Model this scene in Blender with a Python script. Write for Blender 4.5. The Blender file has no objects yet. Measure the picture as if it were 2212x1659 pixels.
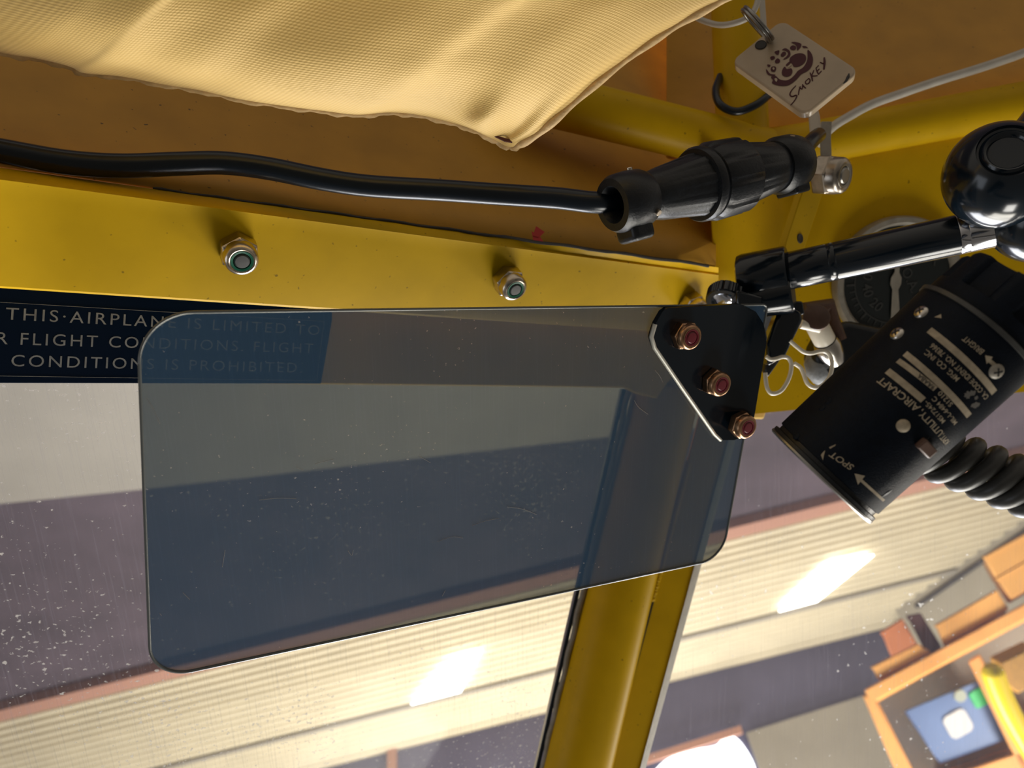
import bpy, bmesh, math, random
from math import sin, cos, pi, sqrt, radians, atan2
from mathutils import Vector, Matrix, noise

random.seed(7)
scene = bpy.context.scene
COL = scene.collection

# ------------------------------------------------------------------ camera
# The camera looks about 45 degrees upward, slightly rolled.  Vectors named "c" are
# (right, up, forward); to_world() turns them into the level world frame.
FPX, CX, CY = 1671.0, 1106.0, 829.5
CAM = Vector((0, 0, 1.75))
ZC = Vector((-.171, .686, .707)).normalized()
YC = (Vector((0, 0, 1)) - ZC * ZC.z).normalized()
XC = YC.cross(ZC).normalized()
if XC.x < 0:
    XC = -XC

def W(c):
    c = Vector(c)
    return Vector((XC.dot(c), YC.dot(c), ZC.dot(c)))

def P(px, py, d):
    return CAM + W(((px - CX) / FPX * d, (CY - py) / FPX * d, d))

def S(px, d):
    return px * d / FPX

RIGHT, UP, FWD = W((1, 0, 0)), W((0, 1, 0)), W((0, 0, 1))
cam = bpy.data.cameras.new('camera')
cam_o = bpy.data.objects.new('camera', cam)
COL.objects.link(cam_o)
cam_o.matrix_world = Matrix(((RIGHT.x, UP.x, -FWD.x, CAM.x), (RIGHT.y, UP.y, -FWD.y, CAM.y), (RIGHT.z, UP.z, -FWD.z, CAM.z), (0, 0, 0, 1)))
cam.sensor_width = 36
cam.lens = 36 * FPX / 2212
cam.clip_start = .01
cam.clip_end = 100
cam.dof.use_dof = True
cam.dof.focus_distance = .29
cam.dof.aperture_fstop = 14
scene.camera = cam_o

# ------------------------------------------------------------------ world, lights, exposure
world = bpy.data.worlds.new('world')
scene.world = world
world.use_nodes = True
bg = world.node_tree.nodes['Background']
# cabin and hangar surroundings: lighter overhead (roof skylight), darker toward the cabin floor
bg.inputs[0].default_value = (.74, .66, .56, 1)
_n = world.node_tree.nodes
_tc = _n.new('ShaderNodeTexCoord')
_sx = _n.new('ShaderNodeSeparateXYZ')
_mr = _n.new('ShaderNodeMapRange')
_mr.inputs['From Min'].default_value = -.6
_mr.inputs['From Max'].default_value = .5
_mr.inputs['To Min'].default_value = .13
_mr.inputs['To Max'].default_value = .56
world.node_tree.links.new(_tc.outputs['Generated'], _sx.inputs[0])
world.node_tree.links.new(_sx.outputs[2], _mr.inputs['Value'])
world.node_tree.links.new(_mr.outputs[0], bg.inputs[1])

def area(name, c, target_c, size, power, color, size_y=None):
    l = bpy.data.lights.new(name, 'AREA')
    l.energy = power
    l.color = color
    l.size = size
    if size_y:
        l.shape = 'RECTANGLE'
        l.size_y = size_y
    o = bpy.data.objects.new(name, l)
    COL.objects.link(o)
    o.location = CAM + W(c)
    d = W(Vector(target_c) - Vector(c))
    o.rotation_euler = d.to_track_quat('-Z', 'Y').to_euler()
    return o
# daylight from the open hangar door and the sunlit apron in front of the nose, below the frame
area('apron_daylight', (.75, -2.1, 1.25), (0, 0, .35), 1.3, 49, (1, .95, .84), 1.0)
# daylight through the open right-hand door, low beside the seat
area('open_door_daylight', (.6, -1.6, .16), (.05, 0, .32), .45, 10, (1, .97, .90), .5)
# the bright open hangar doors ahead of the nose
area('hangar_door_daylight', (.5, -3.7, 3.5), (0, 0, .35), 3.4, 290, (.97, .98, 1), 1.4)
# daylight entering through the cabin's side window
area('side_window_daylight', (-1.6, -.55, -.25), (0, 0, .32), .8, 2.6, (.80, .88, 1), .8)
# daylight bouncing from the hangar floor to its ceiling
area('hangar_floor_daylight', (0.5, -8.0, 4.0), (.5, -4.0, 12), 3.0, 1020, (1, .95, .84), 3.0)
# added fill light that brightens the rack at the right; no real door there
area('rack_fill', (4.6, -3.5, 2.9), (2.5, -1.7, 4.7), 1.4, 170, (1, .93, .82), 1.4)
vs = scene.view_settings
vs.view_transform = 'Standard'
vs.look = 'None'
vs.gamma = 1
vs.use_curve_mapping = False
vs.exposure = 0.0
scene.cycles.max_bounces = 12
scene.cycles.transparent_max_bounces = 24
scene.cycles.caustics_reflective = False
scene.cycles.caustics_refractive = False

# ------------------------------------------------------------------ materials
def lin(r, g, b):
    f = lambda v: (v / 255 / 12.92) if v / 255 <= .04045 else ((v / 255 + .055) / 1.055) ** 2.4
    return (f(r), f(g), f(b), 1)

def mat(name, col, rough=.5, metal=0., coat=0., spec=.5, var=0., vscale=60., bump=0., bscale=300., spots=0., trans=0.):
    m = bpy.data.materials.new(name)
    m.use_nodes = True
    nt = m.node_tree
    b = nt.nodes['Principled BSDF']
    b.inputs['Base Color'].default_value = col
    b.inputs['Roughness'].default_value = rough
    b.inputs['Metallic'].default_value = metal
    b.inputs['Coat Weight'].default_value = coat
    b.inputs['Coat Roughness'].default_value = .12
    b.inputs['Specular IOR Level'].default_value = spec
    tc = nt.nodes.new('ShaderNodeTexCoord')
    src = None
    if var > 0:
        n = nt.nodes.new('ShaderNodeTexNoise')
        n.inputs['Scale'].default_value = vscale
        n.inputs['Detail'].default_value = 5
        nt.links.new(tc.outputs['Object'], n.inputs['Vector'])
        r = nt.nodes.new('ShaderNodeMapRange')
        r.inputs['From Min'].default_value = .3
        r.inputs['From Max'].default_value = .7
        r.inputs['To Min'].default_value = 1 - var
        r.inputs['To Max'].default_value = 1 + var
        nt.links.new(n.outputs['Fac'], r.inputs['Value'])
        mx = nt.nodes.new('ShaderNodeMix')
        mx.data_type = 'RGBA'
        mx.blend_type = 'MULTIPLY'
        mx.inputs[0].default_value = 1
        mx.inputs[6].default_value = col
        nt.links.new(r.outputs[0], mx.inputs[7])
        src = mx.outputs[2]
    if spots > 0:      # small dirt specks in the paint
        v = nt.nodes.new('ShaderNodeTexNoise')
        v.inputs['Scale'].default_value = 420
        v.inputs['Detail'].default_value = 1
        nt.links.new(tc.outputs['Object'], v.inputs['Vector'])
        r2 = nt.nodes.new('ShaderNodeMapRange')
        r2.inputs['From Min'].default_value = .745
        r2.inputs['From Max'].default_value = .80
        nt.links.new(v.outputs['Fac'], r2.inputs['Value'])
        mul = nt.nodes.new('ShaderNodeMath')
        mul.operation = 'MULTIPLY'
        mul.inputs[1].default_value = spots
        nt.links.new(r2.outputs[0], mul.inputs[0])
        mx2 = nt.nodes.new('ShaderNodeMix')
        mx2.data_type = 'RGBA'
        nt.links.new(mul.outputs[0], mx2.inputs[0])
        if src:
            nt.links.new(src, mx2.inputs[6])
        else:
            mx2.inputs[6].default_value = col
        mx2.inputs[7].default_value = (.05, .03, .01, 1)
        src = mx2.outputs[2]
    if src:
        nt.links.new(src, b.inputs['Base Color'])
    if bump > 0:
        n2 = nt.nodes.new('ShaderNodeTexNoise')
        n2.inputs['Scale'].default_value = bscale
        n2.inputs['Detail'].default_value = 3
        nt.links.new(tc.outputs['Object'], n2.inputs['Vector'])
        bp = nt.nodes.new('ShaderNodeBump')
        bp.inputs['Strength'].default_value = bump
        bp.inputs['Distance'].default_value = .001
        nt.links.new(n2.outputs['Fac'], bp.inputs['Height'])
        nt.links.new(bp.outputs[0], b.inputs['Normal'])
    return m

def emit(name, col, s):
    m = bpy.data.materials.new(name)
    m.use_nodes = True
    b = m.node_tree.nodes['Principled BSDF']
    b.inputs['Base Color'].default_value = (.8, .8, .8, 1)
    b.inputs['Emission Color'].default_value = col
    b.inputs['Emission Strength'].default_value = s
    return m

def clear_sheet(name, tint, haze, haze_col, rough=.08, spec_scale=900., spec_lo=.70, spec_gain=.8, scratch=.25, gloss=1.):
    """thin acrylic sheet: clear tint, a little milky haze, dust specks and fine scratches, fresnel gloss"""
    m = bpy.data.materials.new(name)
    m.use_nodes = True
    nt = m.node_tree
    for n in list(nt.nodes):
        nt.nodes.remove(n)
    N, L = nt.nodes.new, nt.links.new
    out = N('ShaderNodeOutputMaterial')
    tr = N('ShaderNodeBsdfTransparent')
    tr.inputs[0].default_value = tint
    df = N('ShaderNodeBsdfDiffuse')
    df.inputs[0].default_value = haze_col
    tl = N('ShaderNodeBsdfTranslucent')
    tl.inputs[0].default_value = haze_col
    dm = N('ShaderNodeMixShader')
    dm.inputs[0].default_value = .5
    L(df.outputs[0], dm.inputs[1])
    L(tl.outputs[0], dm.inputs[2])
    tc = N('ShaderNodeTexCoord')
    # dust specks, gathered into patches
    n1 = N('ShaderNodeTexNoise')
    n1.inputs['Scale'].default_value = spec_scale
    n1.inputs['Detail'].default_value = 2
    L(tc.outputs['UV'], n1.inputs['Vector'])
    patch = N('ShaderNodeTexNoise')
    patch.inputs['Scale'].default_value = 14
    patch.inputs['Detail'].default_value = 3
    L(tc.outputs['UV'], patch.inputs['Vector'])
    ofs = N('ShaderNodeMath')
    ofs.operation = 'MULTIPLY_ADD'
    ofs.inputs[1].default_value = .35
    ofs.inputs[2].default_value = -.175
    L(patch.outputs['Fac'], ofs.inputs[0])
    ad = N('ShaderNodeMath')
    ad.operation = 'ADD'
    L(n1.outputs['Fac'], ad.inputs[0])
    L(ofs.outputs[0], ad.inputs[1])
    r1 = N('ShaderNodeMapRange')
    r1.inputs['From Min'].default_value = spec_lo
    r1.inputs['From Max'].default_value = spec_lo + .07
    r1.inputs['To Max'].default_value = spec_gain
    L(ad.outputs[0], r1.inputs['Value'])
    # fine upright rubbing scratches
    mp = N('ShaderNodeMapping')
    mp.inputs['Scale'].default_value = (1500, 26, 1)
    mp.inputs['Rotation'].default_value = (0, 0, .10)
    L(tc.outputs['UV'], mp.inputs['Vector'])
    n2 = N('ShaderNodeTexNoise')
    n2.inputs['Scale'].default_value = 1
    n2.inputs['Detail'].default_value = 2
    L(mp.outputs[0], n2.inputs['Vector'])
    r2 = N('ShaderNodeMapRange')
    r2.inputs['From Min'].default_value = .52
    r2.inputs['From Max'].default_value = .75
    r2.inputs['To Max'].default_value = scratch
    L(n2.outputs['Fac'], r2.inputs['Value'])
    hz = N('ShaderNodeMath')
    hz.operation = 'ADD'
    hz.use_clamp = True
    hz.inputs[1].default_value = haze
    L(r2.outputs[0], hz.inputs[0])
    sd = N('ShaderNodeBsdfDiffuse')
    sd.inputs[0].default_value = (.95, .95, .92, 1)
    st = N('ShaderNodeBsdfTranslucent')
    st.inputs[0].default_value = (.98, .97, .93, 1)
    sm = N('ShaderNodeMixShader')
    sm.inputs[0].default_value = .75
    L(sd.outputs[0], sm.inputs[1])
    L(st.outputs[0], sm.inputs[2])
    a = N('ShaderNodeMixShader')
    L(hz.outputs[0], a.inputs[0])
    L(tr.outputs[0], a.inputs[1])
    L(dm.outputs[0], a.inputs[2])
    a2 = N('ShaderNodeMixShader')
    L(r1.outputs[0], a2.inputs[0])
    L(a.outputs[0], a2.inputs[1])
    L(sm.outputs[0], a2.inputs[2])
    a = a2
    gl = N('ShaderNodeBsdfGlossy')
    gl.inputs['Roughness'].default_value = rough
    fr = N('ShaderNodeFresnel')
    fr.inputs[0].default_value = 1.45
    fm = N('ShaderNodeMath')
    fm.operation = 'MULTIPLY'
    fm.inputs[1].default_value = gloss
    L(fr.outputs[0], fm.inputs[0])
    b = N('ShaderNodeMixShader')
    L(fm.outputs[0], b.inputs[0])
    L(a.outputs[0], b.inputs[1])
    L(gl.outputs[0], b.inputs[2])
    L(b.outputs[0], out.inputs[0])
    return m

def fabric_mat():
    m = bpy.data.materials.new('tan_nylon')
    m.use_nodes = True
    nt = m.node_tree
    N, L = nt.nodes.new, nt.links.new
    b = nt.nodes['Principled BSDF']
    b.inputs['Roughness'].default_value = .6
    b.inputs['Sheen Weight'].default_value = .25
    tc = N('ShaderNodeTexCoord')
    sx = N('ShaderNodeSeparateXYZ')
    L(tc.outputs['UV'], sx.inputs[0])
    def sn(out, k):
        a = N('ShaderNodeMath')
        a.operation = 'MULTIPLY'
        a.inputs[1].default_value = k
        L(out, a.inputs[0])
        s_ = N('ShaderNodeMath')
        s_.operation = 'SINE'
        L(a.outputs[0], s_.inputs[0])
        return s_.outputs[0]
    u = sn(sx.outputs[0], 2 * pi / .0017)
    v = sn(sx.outputs[1], 2 * pi / .00125)
    h = N('ShaderNodeMath')
    h.operation = 'MULTIPLY_ADD'
    h.inputs[1].default_value = .8
    L(u, h.inputs[0])
    L(v, h.inputs[2])
    r = N('ShaderNodeMapRange')
    r.inputs['From Min'].default_value = -1.8
    r.inputs['From Max'].default_value = 1.8
    L(h.outputs[0], r.inputs['Value'])
    mx = N('ShaderNodeMix')
    mx.data_type = 'RGBA'
    mx.inputs[6].default_value = (.74, .47, .13, 1)
    mx.inputs[7].default_value = (.93, .64, .21, 1)
    L(r.outputs[0], mx.inputs[0])
    L(mx.outputs[2], b.inputs['Base Color'])
    bp = N('ShaderNodeBump')
    bp.inputs['Strength'].default_value = .35
    bp.inputs['Distance'].default_value = .0003
    L(r.outputs[0], bp.inputs['Height'])
    L(bp.outputs[0], b.inputs['Normal'])
    return m

YEL = (.66, .40, .004, 1)
M = {
    'yellow': mat('yellow_paint', YEL, .42, spec=.14, var=.07, vscale=45, spots=.6),
    'amber': mat('amber_shaded_yellow', (.54, .268, .02, 1), .55, var=.10, vscale=40, spots=.8),  # yellow with shade and warm bounce light put into the colour
    'black': mat('black_plastic', (.007, .009, .012, 1), .38, spec=.45, bump=.12, bscale=900, var=.3, vscale=300),
    'gloss': mat('black_gloss_paint', (.004, .009, .015, 1), .17, coat=.15, spec=.55),
    'rubber': mat('black_rubber', (.003, .008, .015, 1), .27, spec=.5, bump=.05, bscale=200),
    'cordgrey': mat('grey_rubber', (.055, .055, .052, 1), .42, var=.2, vscale=200),
    'lampblack': mat('black_crackle_paint', (.003, .006, .012, 1), .46, spec=.14, bump=.25, bscale=2500, var=.2, vscale=400),
    'cream': mat('cream_print', (.40, .33, .23, 1), .6, var=.18, vscale=500),
    'blackprint': mat('black_print', (.01, .01, .012, 1), .5),
    'steel': mat('bright_steel', (.62, .58, .52, 1), .22, 1),
    'lit_edge': mat('lit_edge_metal', (.72, .70, .62, 1), .45, .6),  # pale metal for the painted highlight along the bracket's lower left edge
    'oldsteel': mat('weathered_steel', (.44, .39, .33, 1), .3, 1, var=.25, vscale=200),
    'boltend': mat('bolt_end_grey', (.13, .13, .13, 1), .5, .5),
    'dullsteel': mat('dull_steel', (.34, .33, .31, 1), .35, 1),
    'cadmium': mat('cadmium_plate', (.60, .52, .42, 1), .26, 1, var=.2, vscale=300),
    'copper': mat('gold_plate', (.50, .29, .17, 1), .28, 1, var=.25, vscale=300),
    'chrome': mat('chrome', (.75, .76, .80, 1), .12, 1),
    'green': mat('green_nylon', (.012, .16, .09, 1), .3),
    'red': mat('red_nylon', (.16, .012, .022, 1), .4),
    'redpaint': mat('red_marker', (.45, .02, .015, 1), .6),
    'tag': mat('ivory_plastic', (.53, .41, .275, 1), .42, coat=.2, var=.08, vscale=90),
    'maroon': mat('maroon_print', (.075, .006, .012, 1), .6),
    'white': mat('white_vinyl', (.56, .52, .45, 1), .42, var=.08, vscale=100),
    'wire': mat('cream_wire', (.85, .78, .64, 1), .3),
    'brown': mat('brown_bakelite', (.10, .052, .035, 1), .5, var=.2, vscale=200),
    'greyrub': mat('grey_boot', (.25, .26, .27, 1), .5, var=.2, vscale=300, bump=.3, bscale=600),
    'navy': mat('navy_placard', (.002, .007, .020, 1), .25, spec=.15),
    'silverprint': mat('silver_print', (.20, .205, .21, 1), .5, var=.25, vscale=300),
    'dial': mat('dial_black', (.012, .016, .016, 1), .35),
    'dialprint': mat('dial_print', (.032, .033, .03, 1), .6),
    'bezel': mat('bezel_grey', (.30, .27, .22, 1), .45, var=.15, vscale=200),
    'seam': mat('dark_sealant', (.035, .03, .026, 1), .6),
    'fabric': fabric_mat(),
    'hem': mat('tan_hem', (.66, .44, .20, 1), .7, bump=.5, bscale=500, var=.15, vscale=300),
    'visor': clear_sheet('smoked_acrylic', (.20, .195, .145, 1), .27, (.13, .28, .52, 1), .25, 700, .735, .35, .03, .55),  # blue haze colour stands in for the surroundings reflected in the visor
    'plexi': clear_sheet('clear_acrylic', (.93, .94, .96, 1), .10, (.62, .63, .78, 1), .10, 520, .65, .75, .12, .2),
    'plexi2': clear_sheet('scratched_acrylic', (.93, .94, .96, 1), .09, (.62, .61, .74, 1), .10, 300, .705, .6, .07, .2),
    # hangar
    'corr': mat('beige_sheet', (.68, .60, .43, 1), .5, var=.06, vscale=2),
    'corrdull': mat('grey_sheet', (.36, .33, .28, 1), .6, var=.06, vscale=2),
    'purple': mat('purple_insulation', (.085, .062, .078, 1), .7, var=.25, vscale=1.6),
    'girder': mat('red_girder', (.46, .24, .17, 1), .6),
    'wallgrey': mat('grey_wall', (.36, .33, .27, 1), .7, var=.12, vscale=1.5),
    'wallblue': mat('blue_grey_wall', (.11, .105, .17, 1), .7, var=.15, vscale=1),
    'orange': mat('orange_wood', (.90, .40, .085, 1), .6, var=.1, vscale=4),
    'carton': mat('orange_carton', (.90, .44, .10, 1), .7, var=.06, vscale=5),
    'cartonred': mat('rust_carton', (.60, .19, .06, 1), .7, var=.1, vscale=5),
    'maroonbox': mat('maroon_carton', (.12, .035, .03, 1), .7),
    'blue': mat('blue_bin', (.09, .18, .42, 1), .45, var=.1, vscale=3),
    'greenlabel': mat('green_label', (.02, .55, .16, 1), .5),
    'whitelabel': mat('white_label', (.72, .72, .72, 1), .5),
    'palelabel': mat('pale_label', (.42, .47, .38, 1), .5),
    'brightyellow': mat('bright_yellow', (.95, .70, .01, 1), .35),
    'skylight': emit('skylight', (1, .98, .93, 1), 6),
    'sky': emit('bright_sky', (.95, .98, 1, 1), 4.0),
}

# ------------------------------------------------------------------ mesh helpers
class MB:
    def __init__(s):
        s.bm = bmesh.new()
        s.uvs = {}

    def v(s, p):
        return s.bm.verts.new(p)

    def face(s, vs_):
        try:
            return s.bm.faces.new(vs_)
        except ValueError:
            return None

    def poly(s, pts):
        return s.face([s.v(p) for p in pts])

    def prism(s, pts, vec):
        a = [s.v(p) for p in pts]
        b = [s.v(Vector(p) + Vector(vec)) for p in pts]
        s.face(a)
        s.face(b[::-1])
        n = len(a)
        for i in range(n):
            s.face([a[i], b[i], b[(i + 1) % n], a[(i + 1) % n]])
        return s

    def box(s, c, ax, ay, az):
        c, ax, ay, az = Vector(c), Vector(ax), Vector(ay), Vector(az)
        return s.prism([c - ax - ay - az, c + ax - ay - az, c + ax + ay - az, c - ax + ay - az], az * 2)

    def tube(s, pts, r, n=14, caps=True):
        pts = [Vector(p) for p in pts]
        rs = r if isinstance(r, (list, tuple)) else [r] * len(pts)
        t0 = (pts[1] - pts[0]).normalized()
        ref = t0.orthogonal().normalized()
        rings = []
        for i, p in enumerate(pts):
            a = pts[max(i - 1, 0)]
            b = pts[min(i + 1, len(pts) - 1)]
            t = (b - a).normalized()
            ref = (ref - t * ref.dot(t)).normalized()
            q = t.cross(ref)
            rings.append([s.v(p + (ref * cos(2 * pi * k / n) + q * sin(2 * pi * k / n)) * rs[i]) for k in range(n)])
        for a, b in zip(rings, rings[1:]):
            for k in range(n):
                s.face([a[k], a[(k + 1) % n], b[(k + 1) % n], b[k]])
        if caps:
            s.face(rings[0][::-1])
            s.face(rings[-1])
        return s

    def lathe(s, prof, o, ax, ref=None, n=48, rf=None):
        o, ax = Vector(o), Vector(ax).normalized()
        ref = Vector(ref) if ref is not None else ax.orthogonal()
        ref = (ref - ax * ref.dot(ax)).normalized()
        q = ax.cross(ref)
        rings = []
        for t, r in prof:
            if r <= 1e-9:
                rings.append([s.v(o + ax * t)])
            else:
                rings.append([s.v(o + ax * t + (ref * cos(2 * pi * k / n) + q * sin(2 * pi * k / n)) * r * (rf(2 * pi * k / n, t) if rf else 1)) for k in range(n)])
        for a, b in zip(rings, rings[1:]):
            if len(a) == 1 and len(b) == 1:
                continue
            for k in range(n):
                k2 = (k + 1) % n
                if len(a) == 1:
                    s.face([a[0], b[k2], b[k]])
                elif len(b) == 1:
                    s.face([a[k], a[k2], b[0]])
                else:
                    s.face([a[k], a[k2], b[k2], b[k]])
        return s

    def torus(s, o, ax, R, r, n=40, m=12):
        o, ax = Vector(o), Vector(ax).normalized()
        ref = ax.orthogonal().normalized()
        q = ax.cross(ref)
        rings = []
        for i in range(n):
            a = 2 * pi * i / n
            d = ref * cos(a) + q * sin(a)
            rings.append([s.v(o + d * (R + r * cos(2 * pi * j / m)) + ax * r * sin(2 * pi * j / m)) for j in range(m)])
        for i in range(n):
            a, b = rings[i], rings[(i + 1) % n]
            for j in range(m):
                s.face([a[j], a[(j + 1) % m], b[(j + 1) % m], b[j]])
        return s

    def grid(s, f, nu, nv, uv=None):
        vs_ = [[s.v(f(i / nu, j / nv)) for j in range(nv + 1)] for i in range(nu + 1)]
        if uv:
            lay = s.bm.loops.layers.uv.verify()
        for i in range(nu):
            for j in range(nv):
                fc = s.face([vs_[i][j], vs_[i + 1][j], vs_[i + 1][j + 1], vs_[i][j + 1]])
                if uv and fc:
                    for lp, (a, b) in zip(fc.loops, ((i, j), (i + 1, j), (i + 1, j + 1), (i, j + 1))):
                        lp[lay].uv = uv(a / nu, b / nv)
        return s

    def planar_uv(s, ex, ey, o):
        lay = s.bm.loops.layers.uv.verify()
        for f in s.bm.faces:
            for lp in f.loops:
                d = lp.vert.co - o
                lp[lay].uv = (d.dot(ex), d.dot(ey))
        return s

    def build(s, name, m, parent=None, smooth=40, bevel=0, solid=0, seg=2, local=False, keep=False):
        bm = s.bm
        bmesh.ops.recalc_face_normals(bm, faces=bm.faces)
        me = bpy.data.meshes.new(name)
        cen = Vector((0, 0, 0))
        if not local and bm.verts:
            lo = Vector([min(v.co[i] for v in bm.verts) for i in range(3)])
            hi = Vector([max(v.co[i] for v in bm.verts) for i in range(3)])
            cen = (lo + hi) / 2
            bmesh.ops.translate(bm, verts=bm.verts, vec=-cen)
        bm.to_mesh(me)
        bm.free()
        if smooth:
            me.shade_smooth()
            me.set_sharp_from_angle(angle=radians(smooth))
        o = bpy.data.objects.new(name, me)
        COL.objects.link(o)
        me.materials.append(M[m] if isinstance(m, str) else m)
        if parent is not None:
            o.parent = parent
            base = Vector((0, 0, 0))
            q = parent
            while q is not None:
                base += q.location
                q = q.parent
            o.location = cen - base if not local else cen
        else:
            o.location = cen
        if solid:
            md = o.modifiers.new('thickness', 'SOLIDIFY')
            md.thickness = solid
            md.offset = 0
        if bevel:
            md = o.modifiers.new('bevel', 'BEVEL')
            md.width = bevel
            md.segments = seg
            md.limit_method = 'ANGLE'
            md.angle_limit = radians(35)
        return o

def tag(o, label, cat, group=None):
    o['label'] = label
    o['category'] = cat
    if group:
        o['group'] = group
    return o

def thing(name, label, cat, loc, group=None):
    o = bpy.data.objects.new(name, None)
    COL.objects.link(o)
    o.location = loc
    o.empty_display_size = .01
    return tag(o, label, cat, group)

def structure(o):
    o['kind'] = 'structure'
    return o

def smooth_path(pts, n=10):
    """Catmull-Rom through the points"""
    pts = [Vector(p) for p in pts]
    q = [pts[0] * 2 - pts[1]] + pts + [pts[-1] * 2 - pts[-2]]
    out = []
    for i in range(1, len(q) - 2):
        a, b, c, d = q[i - 1:i + 3]
        for k in range(n):
            t = k / n
            out.append(.5 * ((2 * b) + (c - a) * t + (2 * a - 5 * b + 4 * c - d) * t * t + (3 * b - 3 * c + d - a) * t ** 3))
    out.append(pts[-1])
    return out

def smooth_px(pts, n=8):
    return [(v.x, v.y) for v in smooth_path([Vector((a, b, 0)) for a, b in pts], n)]

def round_poly(pts, r, n=8):
    """round the corners of a flat polygon; r may be a list"""
    pts = [Vector(p) for p in pts]
    rs = r if isinstance(r, (list, tuple)) else [r] * len(pts)
    out = []
    N_ = len(pts)
    for i, p in enumerate(pts):
        a, b = pts[i - 1], pts[(i + 1) % N_]
        if rs[i] <= 0:
            out.append(p)
            continue
        da, db = (a - p).normalized(), (b - p).normalized()
        ang = da.angle(db)
        t = rs[i] / math.tan(ang / 2)
        t = min(t, (a - p).length * .48, (b - p).length * .48)
        rr = t * math.tan(ang / 2)
        c = p + (da + db).normalized() * (rr / sin(ang / 2))
        s0, s1 = p + da * t - c, p + db * t - c
        tot = s0.angle(s1)
        axn = s0.cross(s1).normalized()
        for k in range(n + 1):
            out.append(c + Matrix.Rotation(tot * k / n, 3, axn) @ s0)
    return out

_txt = {}
def text2d(body, spacing=1.0, offset=0.0):
    """flat lettering: vertices and faces with cap height scaled to 1, starting at x = 0"""
    key = (body, spacing, offset)
    if key in _txt:
        return _txt[key]
    cu = bpy.data.curves.new('lettering_curve', 'FONT')
    cu.body = body
    cu.size = 1
    cu.space_character = spacing
    cu.offset = offset
    cu.resolution_u = 4
    o = bpy.data.objects.new('lettering_curve', cu)
    COL.objects.link(o)
    dg = bpy.context.evaluated_depsgraph_get()
    ev = o.evaluated_get(dg)
    me = ev.to_mesh()
    vs_ = [(v.co.x, v.co.y) for v in me.vertices]
    fs = [tuple(p.vertices) for p in me.polygons]
    ev.to_mesh_clear()
    bpy.data.objects.remove(o)
    bpy.data.curves.remove(cu)
    k = 1 / .69
    x0 = min(a for a, b in vs_)
    vs_ = [((a - x0) * k, b * k) for a, b in vs_]
    w = max(a for a, b in vs_)
    _txt[key] = (vs_, fs, w)
    return _txt[key]

def add_text(mb, body, fmap, spacing=1.0, offset=0.0, fit=None, height=1.0):
    """fmap(x, y) -> point, x and y in metres; fit = wanted width"""
    vs_, fs, w = text2d(body, spacing, offset)
    kx = fit / w if fit else height
    bv = [mb.v(fmap(x * kx, y * height)) for x, y in vs_]
    for f in fs:
        mb.face([bv[i] for i in f])

# planes of the cockpit: depth from inverse-depth planes (pixel -> 1/depth)
def inv_visor(px, py):
    x, y = (px - CX) / FPX, (CY - py) / FPX
    return .537 * (6.414 - 3.525 * x + 2.252 * y)
def inv_strip(px, py):
    return 4.08 - .00092 * px - .0013 * (py - 388)
def inv_pane(px, py):
    return 3.35 - .0008 * px - .00055 * (py - 830)
PV = lambda px, py, k=0.: P(px, py, 1 / inv_visor(px, py) - k)
PS = lambda px, py, k=0.: P(px, py, 1 / inv_strip(px, py) - k)
PW = lambda px, py, k=0.: P(px, py, 1 / inv_pane(px, py) - k)

def plane_normal(f, px, py):
    a, b, c = f(px, py), f(px + 40, py), f(px, py + 40)
    n = (b - a).cross(c - a).normalized()
    return n if n.dot(CAM - a) > 0 else -n

# ================================================================== HANGAR (seen through the windshield)
D1 = Vector((cos(radians(14)), sin(radians(14)), 0))
NC = Vector((.242, -.97, -1.0)).normalized()           # straight down
K0 = NC.dot(Vector(((700 - CX) / FPX * 8, (CY - 1450) / FPX * 8, 8)))
def PC(px, py, lower=0.):
    r = Vector(((px - CX) / FPX, (CY - py) / FPX, 1))
    return CAM + W(r * ((K0 + lower) / NC.dot(r)))
D1W, NW = W(D1).normalized(), W(NC)
E2W = NW.cross(D1W).normalized()
if E2W.dot(FWD) < 0:
    E2W = -E2W
OC = PC(900, 1290)
def cab(px, py):
    d = PC(px, py) - OC
    return d.dot(D1W), d.dot(E2W)
def CP(a, b, dn=0.):
    return OC + D1W * a + E2W * b + NW * dn

b_red0 = cab(900, 1290)[1]
b_red1 = cab(900, 1314)[1]
b_far = cab(1462, 1470)[1]
A0, A1 = -9.0, 7.5
# dark upper bay, red girder, corrugated bay
mb = MB()
mb.prism([CP(A0, -9), CP(A1, -9), CP(A1, b_red0), CP(A0, b_red0)], -NW * .05)
structure(tag(mb.build('ceiling_bay', 'purple', smooth=0), 'dark purple grey ceiling bay of the hangar above the red girder', 'ceiling'))
mb = MB()
mb.prism([CP(A0, b_red0, .10), CP(A1, b_red0, .10), CP(A1, b_red1, .10), CP(A0, b_red1, .10)], -NW * .2)
structure(tag(mb.build('trim_girder', 'girder', smooth=0), 'reddish girder along the edge of the corrugated hangar ceiling', 'girder'))
mb = MB()
per, nb = .14, 10
cnt = int((b_far - b_red1) / per * nb)
def corr(u, v):
    b = b_red1 + (b_far - b_red1) * v
    return CP(A0 + (A1 - A0) * u, b, -.085 * max(0., sin(2 * pi * (b - b_red1) / per)) ** 1.5)
mb.grid(corr, 1, cnt)
structure(tag(mb.build('ceiling', 'corr', smooth=60), 'bright beige corrugated metal hangar ceiling', 'ceiling'))
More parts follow.
